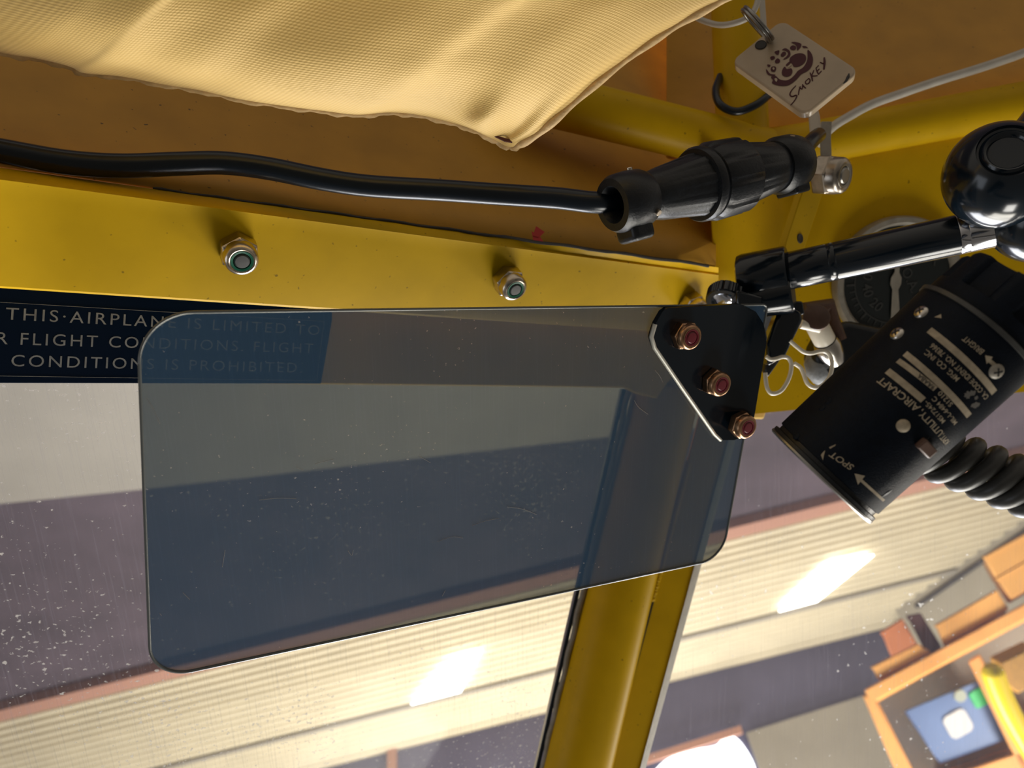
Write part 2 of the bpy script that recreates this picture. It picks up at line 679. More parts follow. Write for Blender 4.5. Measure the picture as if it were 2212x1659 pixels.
# purlin lines across the corrugated bay
for (x, y) in ((1000, 1495),):
    b = cab(x, y)[1]
    mb = MB().prism([CP(A0, b - .035, .03), CP(A1, b - .035, .03), CP(A1, b + .035, .03), CP(A0, b + .035, .03)], -NW * .02)
    structure(tag(mb.build('trim_purlin', 'corrdull', smooth=0), 'thin grey purlin line running across the corrugated hangar ceiling', 'purlin'))
# grey ceiling near the nose
mb = MB()
mb.prism([PC(-900, 500, .12), PC(1560, 500, .12), PC(1560, 920, .12), PC(1350, 940, .12), PC(300, 1058, .12), PC(-900, 1180, .12)], -NW * .03)
structure(tag(mb.build('ceiling_soffit', 'corrdull', smooth=0), 'plain light grey hangar ceiling part behind the placard', 'ceiling'))
# skylights
for i, q in enumerate((((888, 1523), (975, 1428), (1042, 1405), (995, 1495)), ((1683, 1322), (1800, 1215), (1888, 1200), (1765, 1300)))):
    mb = MB().prism([PC(x, y, .06) for x, y in q], NW * -.012)
    structure(tag(mb.build('window_%d' % (3 + i), 'skylight', smooth=0), ('glowing white skylight in the corrugated ceiling, seen below the visor', 'glowing white skylight in the corrugated ceiling, seen below the cockpit lamp')[i], 'skylight'))
# far wall below the ceiling's far edge
def WP(px, py, off=0.):
    """point of the far wall seen at a pixel"""
    o = CP(0, b_far)
    r = P(px, py, 1) - CAM
    t = (o - CAM - E2W * off).dot(E2W) / r.dot(E2W)
    return CAM + r * t
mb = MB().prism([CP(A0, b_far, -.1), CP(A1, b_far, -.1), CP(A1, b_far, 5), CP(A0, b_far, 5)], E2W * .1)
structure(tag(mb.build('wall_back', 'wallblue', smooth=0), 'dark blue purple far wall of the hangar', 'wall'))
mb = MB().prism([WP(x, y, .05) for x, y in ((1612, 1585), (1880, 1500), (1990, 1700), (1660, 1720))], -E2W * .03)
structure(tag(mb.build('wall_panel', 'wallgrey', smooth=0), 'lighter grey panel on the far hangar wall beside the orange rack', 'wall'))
mb = MB().prism([WP(x, y, .06) for x, y in smooth_px(((1395, 1690), (1440, 1643), (1500, 1622), (1548, 1612), (1565, 1592), (1592, 1598), (1622, 1640), (1640, 1690)), 4)], -E2W * .03)
structure(tag(mb.build('window_5', 'sky', smooth=0), 'glaring white opening low in the far hangar wall', 'window'))
mb = MB().prism([WP(x, y, .08) for x, y in ((1380, 1640), (1600, 1570), (1604, 1586), (1384, 1656))], -E2W * .05)
structure(tag(mb.build('trim_lintel', 'girder', smooth=0), 'reddish lintel above the glaring white opening', 'lintel'))
mb = MB().prism([WP(x, y, .05) for x, y in ((838, 1570), (858, 1565), (858, 1720), (838, 1720))], -E2W * .04)
structure(tag(mb.build('trim_post', 'girder', smooth=0), 'thin reddish post on the far wall left of the yellow window post', 'post'))
# right side wall
wa, wb = PC(1935, 1318), PC(2500, 925)
wdir = (wb - wa).normalized()
mb = MB().prism([wa - NW * .1, wb - NW * .1, wb + NW * 5, wa + NW * 5], wdir.cross(NW) * (.1 if wdir.cross(NW).dot(FWD) > 0 else -.1))
structure(tag(mb.build('wall_right', 'wallgrey', smooth=0), 'tan grey side wall of the hangar behind the orange rack', 'wall'))
mb = MB().tube([wa + NW * .10 + wdir * .25, wb + NW * .10], .028, 10)
structure(tag(mb.build('trim_corner', 'seam', smooth=30), 'dark line where the side wall meets the corrugated ceiling', 'trim'))

# orange storage rack with boxes
RD = 4.6
RDV = (P(2050, 1480, 1) - CAM).normalized()      # the rack faces the aeroplane
rx, ry = (RIGHT * cos(radians(29)) + UP * sin(radians(29))), (-RIGHT * sin(radians(29)) + UP * cos(radians(29)))
def RB(name, m, quad, d=RD, depth=.35, bevel=.012, parent=None, smooth=30):
    mb_ = MB().prism([P(x, y, d) for x, y in quad], RDV * depth)
    return mb_.build(name, m, parent, smooth, bevel)
rack = thing('storage_rack', 'orange wooden storage rack tilted at the lower right beyond the windshield', 'rack', P(2060, 1560, RD))
RB('shelf', 'orange', ((1866, 1490), (2330, 1240), (2330, 1276), (1880, 1522)), parent=rack, depth=.5)
RB('shelf', 'orange', ((2010, 1690), (2330, 1580), (2330, 1640), (2020, 1730)), parent=rack, depth=.5)
RB('upright', 'orange', ((1862, 1500), (1890, 1506), (1990, 1700), (1955, 1715)), parent=rack, depth=.06)
RB('upright', 'orange', ((2092, 1428), (2116, 1412), (2260, 1690), (2222, 1700)), parent=rack, depth=.06)
RB('back_panel', 'wallgrey', ((1885, 1512), (2330, 1270), (2400, 1620), (1990, 1720)), parent=rack, d=RD + .42, depth=.02)
bin_ = thing('storage_bin', 'blue storage bin with white and green labels inside the orange rack', 'bin', P(2070, 1560, RD + .03))
RB('body', 'blue', ((1952, 1535), (2112, 1468), (2190, 1592), (2030, 1650)), d=RD + .06, parent=bin_, depth=.3)
def lab(cx, cy, s, m, name, r):
    d = RD + .052
    c = P(cx, cy, d)
    h = S(s, d)
    q = [c + rx * h * a + ry * h * b for a, b in ((-1, -1), (1, -1), (1, 1), (-1, 1))]
    MB().prism(round_poly(q, h * r, 6), FWD * .008).build(name, m, bin_, 30)
lab(2070, 1564, 27, 'whitelabel', 'white_label', .5)
lab(2118, 1507, 19, 'greenlabel', 'green_label', .35)
lab(2075, 1504, 13, 'palelabel', 'round_label', .98)
def carton(m, quad, label, d=RD + .03, depth=.3, bevel=.012):
    """a closed carton; the tape seam is the quad's own lid line"""
    t = thing('carton', label, 'box', P(quad[0][0], quad[0][1], d), 'cartons on the orange rack')
    RB('body', m, quad, d=d, depth=depth, bevel=bevel, parent=t)
    a, b, c_, e = [Vector((x, y, 0)) for x, y in quad]
    l0, l1 = a.lerp(e, .12), b.lerp(c_, .12)
    MB().prism([P(a.x, a.y, d - .004), P(b.x, b.y, d - .004), P(l1.x, l1.y, d - .004), P(l0.x, l0.y, d - .004)], FWD * .02).build('lid', m, t, 30)
carton('carton', ((2022, 1352), (2155, 1276), (2180, 1316), (2038, 1394)), 'long orange carton lying in the middle of the rack top')
carton('carton', ((2126, 1204), (2330, 1090), (2355, 1135), (2152, 1250)), 'upper orange carton of the stack at the right edge')
carton('carton', ((2152, 1250), (2355, 1135), (2380, 1180), (2184, 1296)), 'lower orange carton of the stack at the right edge')
carton('cartonred', ((1904, 1367), (1950, 1338), (1985, 1398), (1926, 1424)), 'small rust orange carton standing on a flat carton')
carton('carton', ((1884, 1443), (1985, 1392), (2012, 1408), (1897, 1470)), 'flat orange carton at the left end of the rack top')
carton('maroonbox', ((1960, 1332), (1990, 1326), (2036, 1398), (2000, 1412)), 'dark maroon carton between the orange cartons', d=RD + .1)
# bright yellow strut piece in front of the rack
t = thing('yellow_strut', 'bright yellow tapered strut end in front of the rack', 'strut', P(2170, 1500, RD - .4))
pp = [P(x, y, RD - .4) for x, y in ((2140, 1438), (2152, 1475), (2172, 1522), (2200, 1574), (2240, 1640), (2280, 1700))]
MB().tube(smooth_path(pp, 6), [S(13, RD), S(17, RD)] + [S(21, RD)] * 28 + [S(21, RD)], 20).build('strut_tube', 'brightyellow', t, 50)
MB().prism([P(x, y, RD - .3) for x, y in ((2160, 1432), (2235, 1396), (2250, 1470), (2200, 1500), (2176, 1478))], FWD * .1).build('strut_fork', 'amber', t, 30, .01)

# ================================================================== COCKPIT FRAME
# upper yellow sheet, shade put into its amber tone (leans back) and yellow channel (faces down)
def inv_web(px, py):
    return 3.88 - .00092 * px + .0020 * (py - (360 + .139 * px)) * .9
ycr = lambda x: 360 + .139 * x
yst = lambda x: 387 + .133 * x
ysb = lambda x: 622 + .0665 * x
X0, X1 = -700, 1552
mb = MB()
mb.grid(lambda u, v: P(X0 + (1545 - X0) * u, (lambda x: ycr(x) + (-60 - ycr(x)) * v)(X0 + (1545 - X0) * u), 1 / max(.9, inv_web(X0 + (1545 - X0) * u, (lambda x: ycr(x) + (-60 - ycr(x)) * v)(X0 + (1545 - X0) * u)))), 24, 12)
structure(tag(mb.build('ceiling_lining', 'amber', solid=.0012), 'yellow cabin roof sheet behind the black cable, shade put into its amber colour', 'ceiling'))
# channel: return flange, bend, face, lower lip
mb = MB()
def chan(x):
    d = lambda y: 1 / inv_strip(x, y)
    yt, yb = yst(x), ysb(x)
    pts = [P(x, ycr(x) + 2, 1 / (inv_web(x, ycr(x))) - .0006)]
    pts += [P(x, yt - 3, d(yt) + .0006), P(x, yt + 1, d(yt)), P(x, yt + 5, d(yt + 5))]
    for k in range(1, 9):
        y = yt + 5 + (yb - 9 - yt) * k / 8
        pts.append(P(x, y, d(y)))
    pts += [P(x, yb, d(yb) + .0008), P(x, yb - 3, d(yb) + .004), P(x, yb - 12, d(yb) + .010)]
    return pts
cols = [chan(X0 + (X1 - X0) * i / 40) for i in range(41)]
vv = [[mb.v(p) for p in c] for c in cols]
for a, b in zip(vv, vv[1:]):
    for k in range(len(a) - 1):
        mb.face([a[k], b[k], b[k + 1], a[k + 1]])
structure(tag(mb.build('trim_channel', 'yellow', smooth=24), 'bright yellow metal channel with lock nuts across the cabin roof', 'channel'))
# sealant seam
mb = MB().tube([P(x, ycr(x) + 1 + 1.2 * sin(x * .05), 1 / inv_web(x, ycr(x)) - .0007) for x in range(330, 1545, 20)], [.00035 + .00035 * (i / 60) + .0002 * abs(sin(i * 1.7)) for i in range(len(range(330, 1545, 20)))], 6)
structure(tag(mb.build('trim_seam', 'seam'), 'dark sealant seam above the yellow channel', 'seam'))
# red paint mark
mb = MB()
for q in (((1150, 512), (1160, 482), (1170, 484), (1163, 515)), ((1160, 500), (1178, 488), (1182, 496), (1166, 512)), ((1148, 500), (1164, 508), (1175, 524), (1152, 522))):
    mb.poly([P(x, y, 1 / inv_web(x, y) - .0009) for x, y in q])
tag(mb.build('paint_mark', 'redpaint', smooth=0, solid=.0002), 'small red paint mark on the amber sheet above the seam', 'paint mark')

# header under the channel, behind the visor
mb = MB()
mb.prism([PW(x, y, .004) for x, y in ((560, 640), (1720, 690), (1650, 905), (1592, 905), (1372, 850), (1350, 838), (560, 829))], FWD * .006)
structure(tag(mb.build('trim_header', 'yellow', smooth=30, bevel=.001), 'yellow windshield header behind the smoked visor', 'header'))
# window post: round tube, welded flange with bead, rubber seal
post = thing('window_post', 'yellow welded window post between the two windshield panes', 'post', P(1350, 1500, .46))
yb = lambda y, x0, x1: x0 + (x1 - x0) * (y - 1265) / (1659 - 1265)
pd = lambda y: .462 - .00001 * (y - 1265)
ys = [840, 1000, 1150, 1265, 1400, 1550, 1659, 2250]
MB().tube([P(yb(y, 1340, 1247), y, pd(y) + .004) for y in ys], [S(73, .46)] * 8, 40).build('tube', 'yellow', post, 50)
MB().prism([P(yb(y, 1414, 1310), y, pd(y) + .002) for y in (840, 2250)] + [P(yb(y, 1490, 1384), y, pd(y) + .006) for y in (2250, 840)], FWD * .003).build('flange', 'yellow', post, 40, .0006)
MB().prism([P(yb(y, 1412, 1308), y, pd(y) + .0015) for y in (1300, 2250)] + [P(yb(y, 1422, 1318), y, pd(y) + .0015) for y in (2250, 1300)], FWD * .002).build('groove', 'seam', post, 40)
MB().prism([P(yb(y, 1489, 1383), y, pd(y) + .005) for y in (840, 2250)] + [P(yb(y, 1503, 1395), y, pd(y) + .012) for y in (2250, 840)], FWD * .004).build('edge_strip', 'bezel', post, 40)
mb = MB()
for k in range(46):
    y = 1000 + k * 6.5 + random.uniform(-1, 1)
    mb.lathe([(-.0022, 0), (-.0017, .0012), (0, .0020), (.0017, .0012), (.0022, 0)], P(yb(y, 1417, 1312) + random.uniform(-1, 1), y, pd(y) + .0005), UP * .7 + RIGHT * .7, n=10)
mb.build('weld_bead', 'yellow', post, 60)
MB().prism([P(yb(y, 1247, 1157), y, .462) for y in (840, 2250)] + [P(yb(y, 1256, 1166), y, .462) for y in (2250, 840)], FWD * .01).build('rubber_seal', 'rubber', post, 40, .0005)
MB().tube([P(yb(y, 1262, 1172) + 1.5 * sin(y * .07), y, .461) for y in range(840, 2250, 15)], S(6.5, .46), 10).build('sealant_bead', 'bezel', post, 60)

# windshield panes
mb = MB()
mb.poly([PW(x, y) for x, y in ((-900, 540), (1330, 700), (1345, 860), (1252, 1265), (1160, 1659), (1020, 2250), (-900, 2250))])
mb.planar_uv(RIGHT, UP, P(0, 0, .4))
structure(tag(mb.build('window_1', 'plexi', smooth=0), 'dusty clear windshield pane left of the yellow post', 'window'))
mb = MB()
mb.poly([P(x, y, .476 + (x - 1500) * 2e-5) for x, y in ((1590, 840), (3100, 760), (3100, 2250), (1245, 2250), (1395, 1659), (1503, 1265))])
mb.planar_uv(RIGHT, UP, P(500, 300, .4))
structure(tag(mb.build('window_2', 'plexi2', smooth=0), 'scratched clear side pane right of the yellow post', 'window'))

# right-hand panels
lowp = lambda x, y, k=0.: P(x, y, .452 + (y - 500) * 6e-5 + (x - 1900) * 1e-5 - k)
mb = MB()
mb.prism([lowp(x, y) for x, y in ((1500, 300), (3100, 60), (3100, 815), (2212, 847), (1900, 868), (1632, 894), (1560, 900), (1500, 700))], FWD * .002)
structure(tag(mb.build('wall_side', 'yellow', smooth=30), 'yellow wing root panel carrying the round temperature gauge', 'panel'))
mb = MB()
mb.grid(lambda u, v: P(1440 + 1700 * u, 340 - 760 * v - 200 * u, .462 + .18 * v), 6, 6)
structure(tag(mb.build('wall_upper', 'amber', solid=.0012), 'yellow panel above the frame tubes behind the key tag, shade put into its amber colour', 'panel'))
# gusset between channel end and mounting strap
mb = MB()
mb.grid(lambda u, v: P(1528 + 190 * u + 20 * v, 330 + 330 * v + 20 * u, .402 + .035 * u + .03 * v), 4, 4)
tag(mb.build('gusset_plate', 'yellow', solid=.0012), 'bright yellow gusset sheet beside the end of the channel', 'gusset')
# frame tubes
def ftube(name, a, b, da, db, r0, r1, label):
    n = 12
    pts = [P(a[0] + (b[0] - a[0]) * i / n, a[1] + (b[1] - a[1]) * i / n, da + (db - da) * i / n) for i in range(n + 1)]
    return tag(MB().tube(pts, [r0 + (r1 - r0) * i / n for i in range(n + 1)], 36).build(name, 'yellow', smooth=50), label, 'tube')
ftube('frame_tube', (1080, 190), (1650, 330), .39, .428, .0132, .0132, 'yellow frame tube slanting out from under the tan fabric')
ftube('frame_tube', (1572, -420), (1606, 330), .445, .43, .0142, .0142, 'yellow upright frame tube behind the key tag')
ftube('frame_tube', (1600, 338), (3000, 75), .436, .436, .0120, .0120, 'yellow frame tube running right beneath the white cable')
# mounting strap with hole
strap = thing('mounting_strap', 'short yellow mounting strap with a hole under the big bolt', 'strap', P(1735, 450, .39))
mb = MB()
SP = lambda x, y, k=0.: P(x, y, .392 + (x - 1735) * 2.4e-4 - k)
outer = smooth_px(((1752, 360), (1735, 410), (1712, 480), (1697, 530), (1702, 552), (1722, 556), (1738, 535), (1755, 485), (1775, 425), (1790, 365)), 4)
mb.prism([SP(x, y) for x, y in outer], FWD * .002 + RIGHT * -.003)
mb.build('strap_plate', 'yellow', strap, 40, .0004)
hn = plane_normal(SP, 1730, 500)
MB().lathe([(.0003, 0), (.0003, .0019), (.0004, .0021), (.0003, .0024), (-.0002, .0026)], SP(1728, 515, .0002), hn, n=20).build('hole', 'seam', strap, 40)

# ================================================================== LOCK NUTS
def nut_parts(root, r, body, insert, stub, h=None):
    """nut along local +z, hex radius r"""
    h = h or r * 1.25
    MB().lathe([(0, 0), (0, r * .93), (r * .06, r), (h * .52, r), (h * .60, r * .92), (h * .60, 0)], (0, 0, 0), (0, 0, 1), (1, .2, 0), 6).build('hex_body', body, root, 25, r * .05, local=True)
    MB().lathe([(h * .55, r * .86), (h * .86, r * .84), (h * .96, r * .76), (h, r * .64), (h * .97, r * .55), (h * .85, r * .52)], (0, 0, 0), (0, 0, 1), n=32).build('collar', body, root, 40, local=True)
    MB().lathe([(h * .86, r * .60), (h * .99, r * .55), (h * .98, r * .44), (h * .90, r * .40), (h * .80, r * .40)], (0, 0, 0), (0, 0, 1), n=32).build('locking_insert', insert, root, 50, local=True)
    MB().lathe([(h * .6, r * .40), (h * .95, r * .40), (h * 1.02, r * .33), (h * 1.03, 0)], (0, 0, 0), (0, 0, 1), n=24).build('bolt_end', stub, root, 40, local=True)

def orient(o, loc, z, spin=0.):
    q = Vector(z).to_track_quat('Z', 'Y')
    o.rotation_mode = 'QUATERNION'
    o.location = loc
    o.rotation_quaternion = q @ Matrix.Rotation(spin, 4, 'Z').to_quaternion()

def dup(root, label):
    c = root.copy()
    COL.objects.link(c)
    c['label'] = label
    for ch in root.children:
        k = ch.copy()
        COL.objects.link(k)
        k.parent = c
    return c
sn = plane_normal(PS, 700, 600)
nutn = (sn + Vector(-FWD) * .55 + RIGHT * .10).normalized()
nut = thing('lock_nut', 'large steel lock nut with green insert at the left of the yellow channel', 'nut', (0, 0, 0), 'lock nuts on the yellow channel')
nut_parts(nut, .0074, 'cadmium', 'green', 'boltend', .0112)
orient(nut, PS(513, 536), sn * .95 - FWD * .05, .3)
n2 = dup(nut, 'steel lock nut with green insert in the middle of the yellow channel')
orient(n2, PS(1092, 600), sn, .8)
n3 = dup(nut, 'steel lock nut half hidden behind the top edge of the visor bracket')
orient(n3, PS(1488, 652), sn, .2)
big = thing('frame_bolt', 'large steel bolt and nut beside the black cable connector', 'bolt', (0, 0, 0))
nut_parts(big, .0104, 'oldsteel', 'dullsteel', 'dullsteel', .0135)
orient(big, P(1770, 378, .386), RIGHT * .62 - UP * .22 - FWD * .72, .5)

# ================================================================== PLACARD
plq = thing('placard', 'navy flight conditions placard with silver capitals under the yellow channel', 'placard', PW(400, 750, .006))
PP = lambda x, y, k=0.: PW(x, y, .0058 + k)
mb = MB().prism([PP(x, y) for x, y in ((-420, 600), (716, 640), (716, 690), (692, 829), (-420, 826))], FWD * .0015)
mb.build('plate', 'navy', plq, 0, .0003)
mb = MB()
for (a, b) in (((-420, 628), (700, 694)), ((-420, 806), (684, 822)), ((700, 694), (684, 822))):
    pa, pb = PP(*a, .0003), PP(*b, .0003)
    mb.tube([pa, pb], .00009, 6)
mb.build('border_line', 'silverprint', plq, 40)
mb = MB()
def flat_line(mb, body, p0, p1, hpx0, hpx1, spacing=1.2, off=0.0, f=PP, k=.0002):
    vs_, fs, w = text2d(body, spacing, off)
    a, b = f(*p0, k), f(*p1, k)
    ua = f(p0[0] + hpx0 * .06, p0[1] - hpx0, k) - a
    ub = f(p1[0] + hpx1 * .06, p1[1] - hpx1, k) - b
    bv = []
    for x, y in vs_:
        t_ = x / w
        bv.append(mb.v(a + (b - a) * t_ + (ua * (1 - t_) + ub * t_) * y))
    for fc in fs:
        mb.face([bv[i] for i in fc])
flat_line(mb, 'THIS\u00b7AIRPLANE IS LIMITED TO', (12, 690), (690, 724), 26, 21, 1.25)
flat_line(mb, 'R FLIGHT CONDITIONS. FLIGHT', (-8, 743), (676, 763), 26, 21, 1.25)
flat_line(mb, 'CONDITIONS IS PROHIBITED.', (24, 791), (652, 805), 25, 21, 1.25)
mb.build('lettering', 'silverprint', plq, 0)

# ================================================================== SMOKED VISOR
vis = thing('sun_visor', 'smoked grey acrylic sun visor hanging across the windshield', 'visor', PV(950, 1050))
vn = plane_normal(PV, 900, 1000)
cor = [PV(x, y) for x, y in ((297, 676), (1658, 658), (1560, 1206), (326, 1468))]
out = round_poly(cor, [.0155, .003, .013, .0125], 12)
mb = MB()
mb.poly(out)
mb.planar_uv(RIGHT, UP, P(200, 200, .4))
mb.build('shade_panel', 'visor', vis, 0)
mb = MB()
loop_ = out + [out[0]]
mb.tube([p for p in loop_], .00055, 6, caps=False)
mb.build('polished_edge', mat('acrylic_edge', (.12, .13, .13, 1), .25), vis, 60)
# light scratches in the acrylic
scr = mat('scratch', (.22, .22, .22, 1), .6)
for q in (((318, 862), (332, 885), (345, 915)), ((480, 1225), (483, 1208), (486, 1188)), ((752, 1190), (760, 1200), (763, 1188)), ((945, 1170), (975, 1160), (1000, 1162)), ((1095, 1095), (1130, 1100), (1160, 1112)), ((955, 1288), (962, 1275)), ((1370, 865), (1380, 880), (1400, 895)), ((1415, 800), (1425, 812), (1432, 826)), ((640, 1010), (655, 1016)), ((395, 1280), (410, 1295)), ((560, 1080), (600, 1076), (640, 1077)), ((1020, 1135), (1050, 1125), (1078, 1120)), ((905, 985), (930, 1000)), ((345, 1325), (349, 1330)), ((680, 1002), (720, 992))):
    MB().tube(smooth_path([PV(x, y, .0003) for x, y in q], 4) if len(q) > 2 else [PV(x, y, .0003) for x, y in q], .00009, 5).build('scratch', scr, vis, 0)
# bracket plate, bent along its right-hand side
def plate_pt(px, py, k=.0032):
    """right of the bend line the plate curls toward the pivot"""
    xb = 1597 - (py - 660) * .215
    e = max(0., px - xb)
    eb = e * e / 90 if e < 45 else e - 22.5
    return PV(px, py, k + eb * .00015)
outl = [(1407, 729), (1416, 700), (1432, 672), (1446, 663), (1600, 657), (1632, 672), (1650, 700), (1656, 740), (1630, 898), (1621, 930), (1603, 948), (1584, 951), (1557, 951), (1543, 938), (1414, 752)]
def inside(px, py):
    c = False
    for i in range(len(outl)):
        (x0, y0), (x1, y1) = outl[i - 1], outl[i]
        if (y0 > py) != (y1 > py) and px < (x1 - x0) * (py - y0) / (y1 - y0) + x0:
            c = not c
    return c
def spans(py):
    xs = []
    for i in range(len(outl)):
        (x0, y0), (x1, y1) = outl[i - 1], outl[i]
        if (y0 > py) != (y1 > py):
            xs.append((x1 - x0) * (py - y0) / (y1 - y0) + x0)
    return min(xs), max(xs)
rows = []
NR, NCOL = 36, 26
for j in range(NR + 1):
    py = 657.2 + (950.8 - 657.2) * j / NR
    a, b = spans(min(max(py, 657.3), 950.7))
    rows.append([plate_pt(a + (b - a) * i / NCOL, py) for i in range(NCOL + 1)])
mb = MB()
fr = [[mb.v(p) for p in r_] for r_ in rows]
bk = [[mb.v(p - vn * .0024) for p in r_] for r_ in rows]
for j in range(NR):
    for i in range(NCOL):
        mb.face([fr[j][i], fr[j][i + 1], fr[j + 1][i + 1], fr[j + 1][i]])
        mb.face([bk[j][i], bk[j + 1][i], bk[j + 1][i + 1], bk[j][i + 1]])
    mb.face([fr[j][0], fr[j + 1][0], bk[j + 1][0], bk[j][0]])
    mb.face([fr[j][-1], bk[j][-1], bk[j + 1][-1], fr[j + 1][-1]])
for i in range(NCOL):
    mb.face([fr[0][i], bk[0][i], bk[0][i + 1], fr[0][i + 1]])
    mb.face([fr[-1][i], fr[-1][i + 1], bk[-1][i + 1], bk[-1][i]])
mb.build('bracket_plate', 'gloss', vis, 45, .0006)
MB().tube([plate_pt(x, y, .0022) for x, y in ((1415, 700), (1407, 728), (1414, 751), (1475, 840), (1543, 937), (1557, 950))], .0010, 10).build('plate_edge_glint', 'lit_edge', vis, 60)  # pale strip added to paint the light caught on the plate's edge
for i, (x, y, k) in enumerate(((1473, 722, .0032), (1538, 823, .0036), (1594, 914, .0080))):
    hx = bpy.data.objects.new('bracket_nut', None)
    COL.objects.link(hx)
    hx.empty_display_size = .004
    hx.parent = vis
    nut_parts(hx, .0063, 'copper', 'red', 'red', .0068)
    orient(hx, PV(x, y, k) - vis.location, vn * .92 - FWD * .08, .2 + i * .7)
# knurled thumb knob at the pivot
kc = P(1566, 648, .362)
ka = (-UP * .80 - RIGHT * .30 - FWD * .52).normalized()
mb = MB().lathe([(-.0050, 0), (-.0050, .0080), (-.0044, .0087), (.0010, .0087), (.0016, .0082), (.0016, .0062), (-.001, .0058), (-.001, 0)], kc, ka, n=90, rf=lambda th, t_: 1 + (.018 * (1 if int(th / (2 * pi) * 90) % 2 else -1) if t_ < .0014 else 0))
mb.build('thumb_knob', 'gloss', vis, 30)
MB().lathe([(-.0010, 0), (-.0008, .0058), (.0004, .0050), (.0012, .003), (.0012, 0)], kc, ka, n=32).build('knob_screw', 'chrome', vis, 40)

# ================================================================== VISOR ARM with ball knob
arm = thing('visor_arm', 'black tubular visor arm leading to a round ball joint', 'arm', P(1900, 550, .34))
aL, aR = P(1700, 586, .362), P(2170, 486, .327)
ad_ = (aR - aL).normalized()
L_ = (aR - aL).length
R_ = .0088
MB().lathe([(0, 0), (0, R_ * .96), (.0006, R_), (.018, R_), (.0182, R_ * .985), (.0186, R_), (.021, R_), (.0212, R_ * .985), (.0216, R_), (L_ * .80, R_), (L_ * .802, R_ * .97)], aL, ad_, n=48).build('arm_tube', 'gloss', arm, 40)
MB().lathe([(L_ * .80, R_ * .97), (L_ * .805, R_ * .99), (L_ * .84, R_ * .99), (L_ * .842, R_ * .97), (L_ * .846, R_ * .985), (L_ * 1.02, R_ * .985)], aL, ad_, n=48).build('bare_tube_end', 'chrome', arm, 40)
c0 = P(1596, 604, .372)
cd = (P(1700, 586, .362) - c0).normalized()
cl = (P(1704, 586, .362) - c0).length
MB().lathe([(0, 0), (0, .0095), (.0008, .0113), (.003, .0119), (cl * .96, .0119), (cl, .0112), (cl, .0085)], c0, cd, n=40).build('collar', 'gloss', arm, 40)
# clamp body under the collar, reaching down to the bracket
mb = MB()
cb = P(1662, 640, .366)
mb.lathe([(-.013, 0), (-.013, .0085), (-.012, .0094), (.0095, .0094), (.0108, .0085), (.0108, 0)], cb, cd, n=36)
mb.build('clamp_barrel', 'gloss', arm, 40)
mb = MB().prism([P(x, y, .352) for x, y in ((1590, 625), (1650, 640), (1652, 690), (1660, 735), (1640, 742), (1618, 690), (1592, 655))], FWD * .012)
mb.build('clamp_web', 'gloss', arm, 40, .0012)
# ball
bc = P(2160, 379, .315)
br = S(113, .315)
pole = W((-.36, .30, -.88)).normalized()
prof = []
a35 = radians(33)
for k in range(0, 40):
    a = pi - (pi - a35) * k / 39
    prof.append((br * cos(a), br * sin(a)))
e = br * sin(a35)
z = br * cos(a35)
prof += [(z + .0002, e * .97), (z - .0010, e * .93), (z - .0012, e * .86), (z - .0002, e * .80), (z + .0004, e * .74), (z + .0001, e * .66), (z - .0014, e * .58), (z - .0016, 0)]
MB().lathe(prof, bc, pole, n=72).build('ball_knob', 'gloss', arm, 50)
MB().lathe([(0, 0), (0, S(52, .33)), (S(20, .33), S(46, .33)), (S(60, .33), S(40, .33)), (S(120, .33), S(44, .33)), (S(160, .33), 0)], P(2190, 330, .325), (RIGHT * .8 + UP * .75 + FWD * .3), n=40).build('ball_stem', 'gloss', arm, 50)
b2 = P(2242, 466, .322)
r2 = S(101, .322)
MB().lathe([(r2 * cos(pi - pi * k / 36), r2 * sin(pi - pi * k / 36)) for k in range(37)], b2, pole, n=64).build('socket_ball', 'gloss', arm, 50)

# ================================================================== BLACK CABLE AND CONNECTOR
cp_ = [(-900, 215, .225), (-400, 275, .242), (-140, 303, .252), (0, 326, .258), (140, 350, .264), (260, 358, .270), (380, 354, .276), (480, 352, .282), (580, 364, .287), (700, 388, .292), (800, 402, .296), (950, 411, .299), (1080, 420, .300), (1200, 428, .298), (1300, 438, .297), (1385, 428, .304)]
cab_t = tag(MB().tube(smooth_path([P(*q) for q in cp_], 10), .0042, 24).build('black_cable', 'rubber', smooth=60), 'thick black cable running from the left edge into the connector', 'cable')
con = thing('cable_connector', 'black ribbed plastic cable connector in front of the frame joint', 'connector', P(1520, 400, .315))
k0, k1 = P(1322, 443, .290), P(1735, 346, .338)
ka = (k1 - k0).normalized()
KL = (k1 - k0).length
f_ = KL / .085
def L2(prof, name, m='black', n=64, rf=None, sm=35):
    MB().lathe([(t_ * f_, r) for t_, r in prof], k0, ka, UP, n, rf).build(name, m, con, sm)
L2([(.008, .0050), (.002, .0056), (.0000, .0070), (.0000, .0098), (.0015, .0109), (.006, .0114), (.0105, .0112), (.0125, .0102), (.0130, .0075)], 'cable_clamp')
L2([(.012, .0080), (.0132, .0088), (.019, .0102), (.034, .0120), (.035, .0126), (.036, .0126)], 'rear_shell', rf=lambda th, t_: 1 + (.055 if (t_ > .019 * f_ and (th * 9 / (2 * pi)) % 1 < .40) else 0), n=108)
L2([(.0340, .0118), (.0342, .0142), (.0352, .0149), (.0366, .0149), (.0370, .0140), (.0384, .0138)], 'flange_ring')
L2([(.0376, .0130), (.0382, .0144), (.0404, .0150), (.0520, .0147), (.0534, .0140), (.0536, .0120)], 'coupling_ring', rf=lambda th, t_: 1 + (.05 if (.0395 * f_ < t_ < .0525 * f_ and (th * 10 / (2 * pi)) % 1 < .72) else 0), n=120)
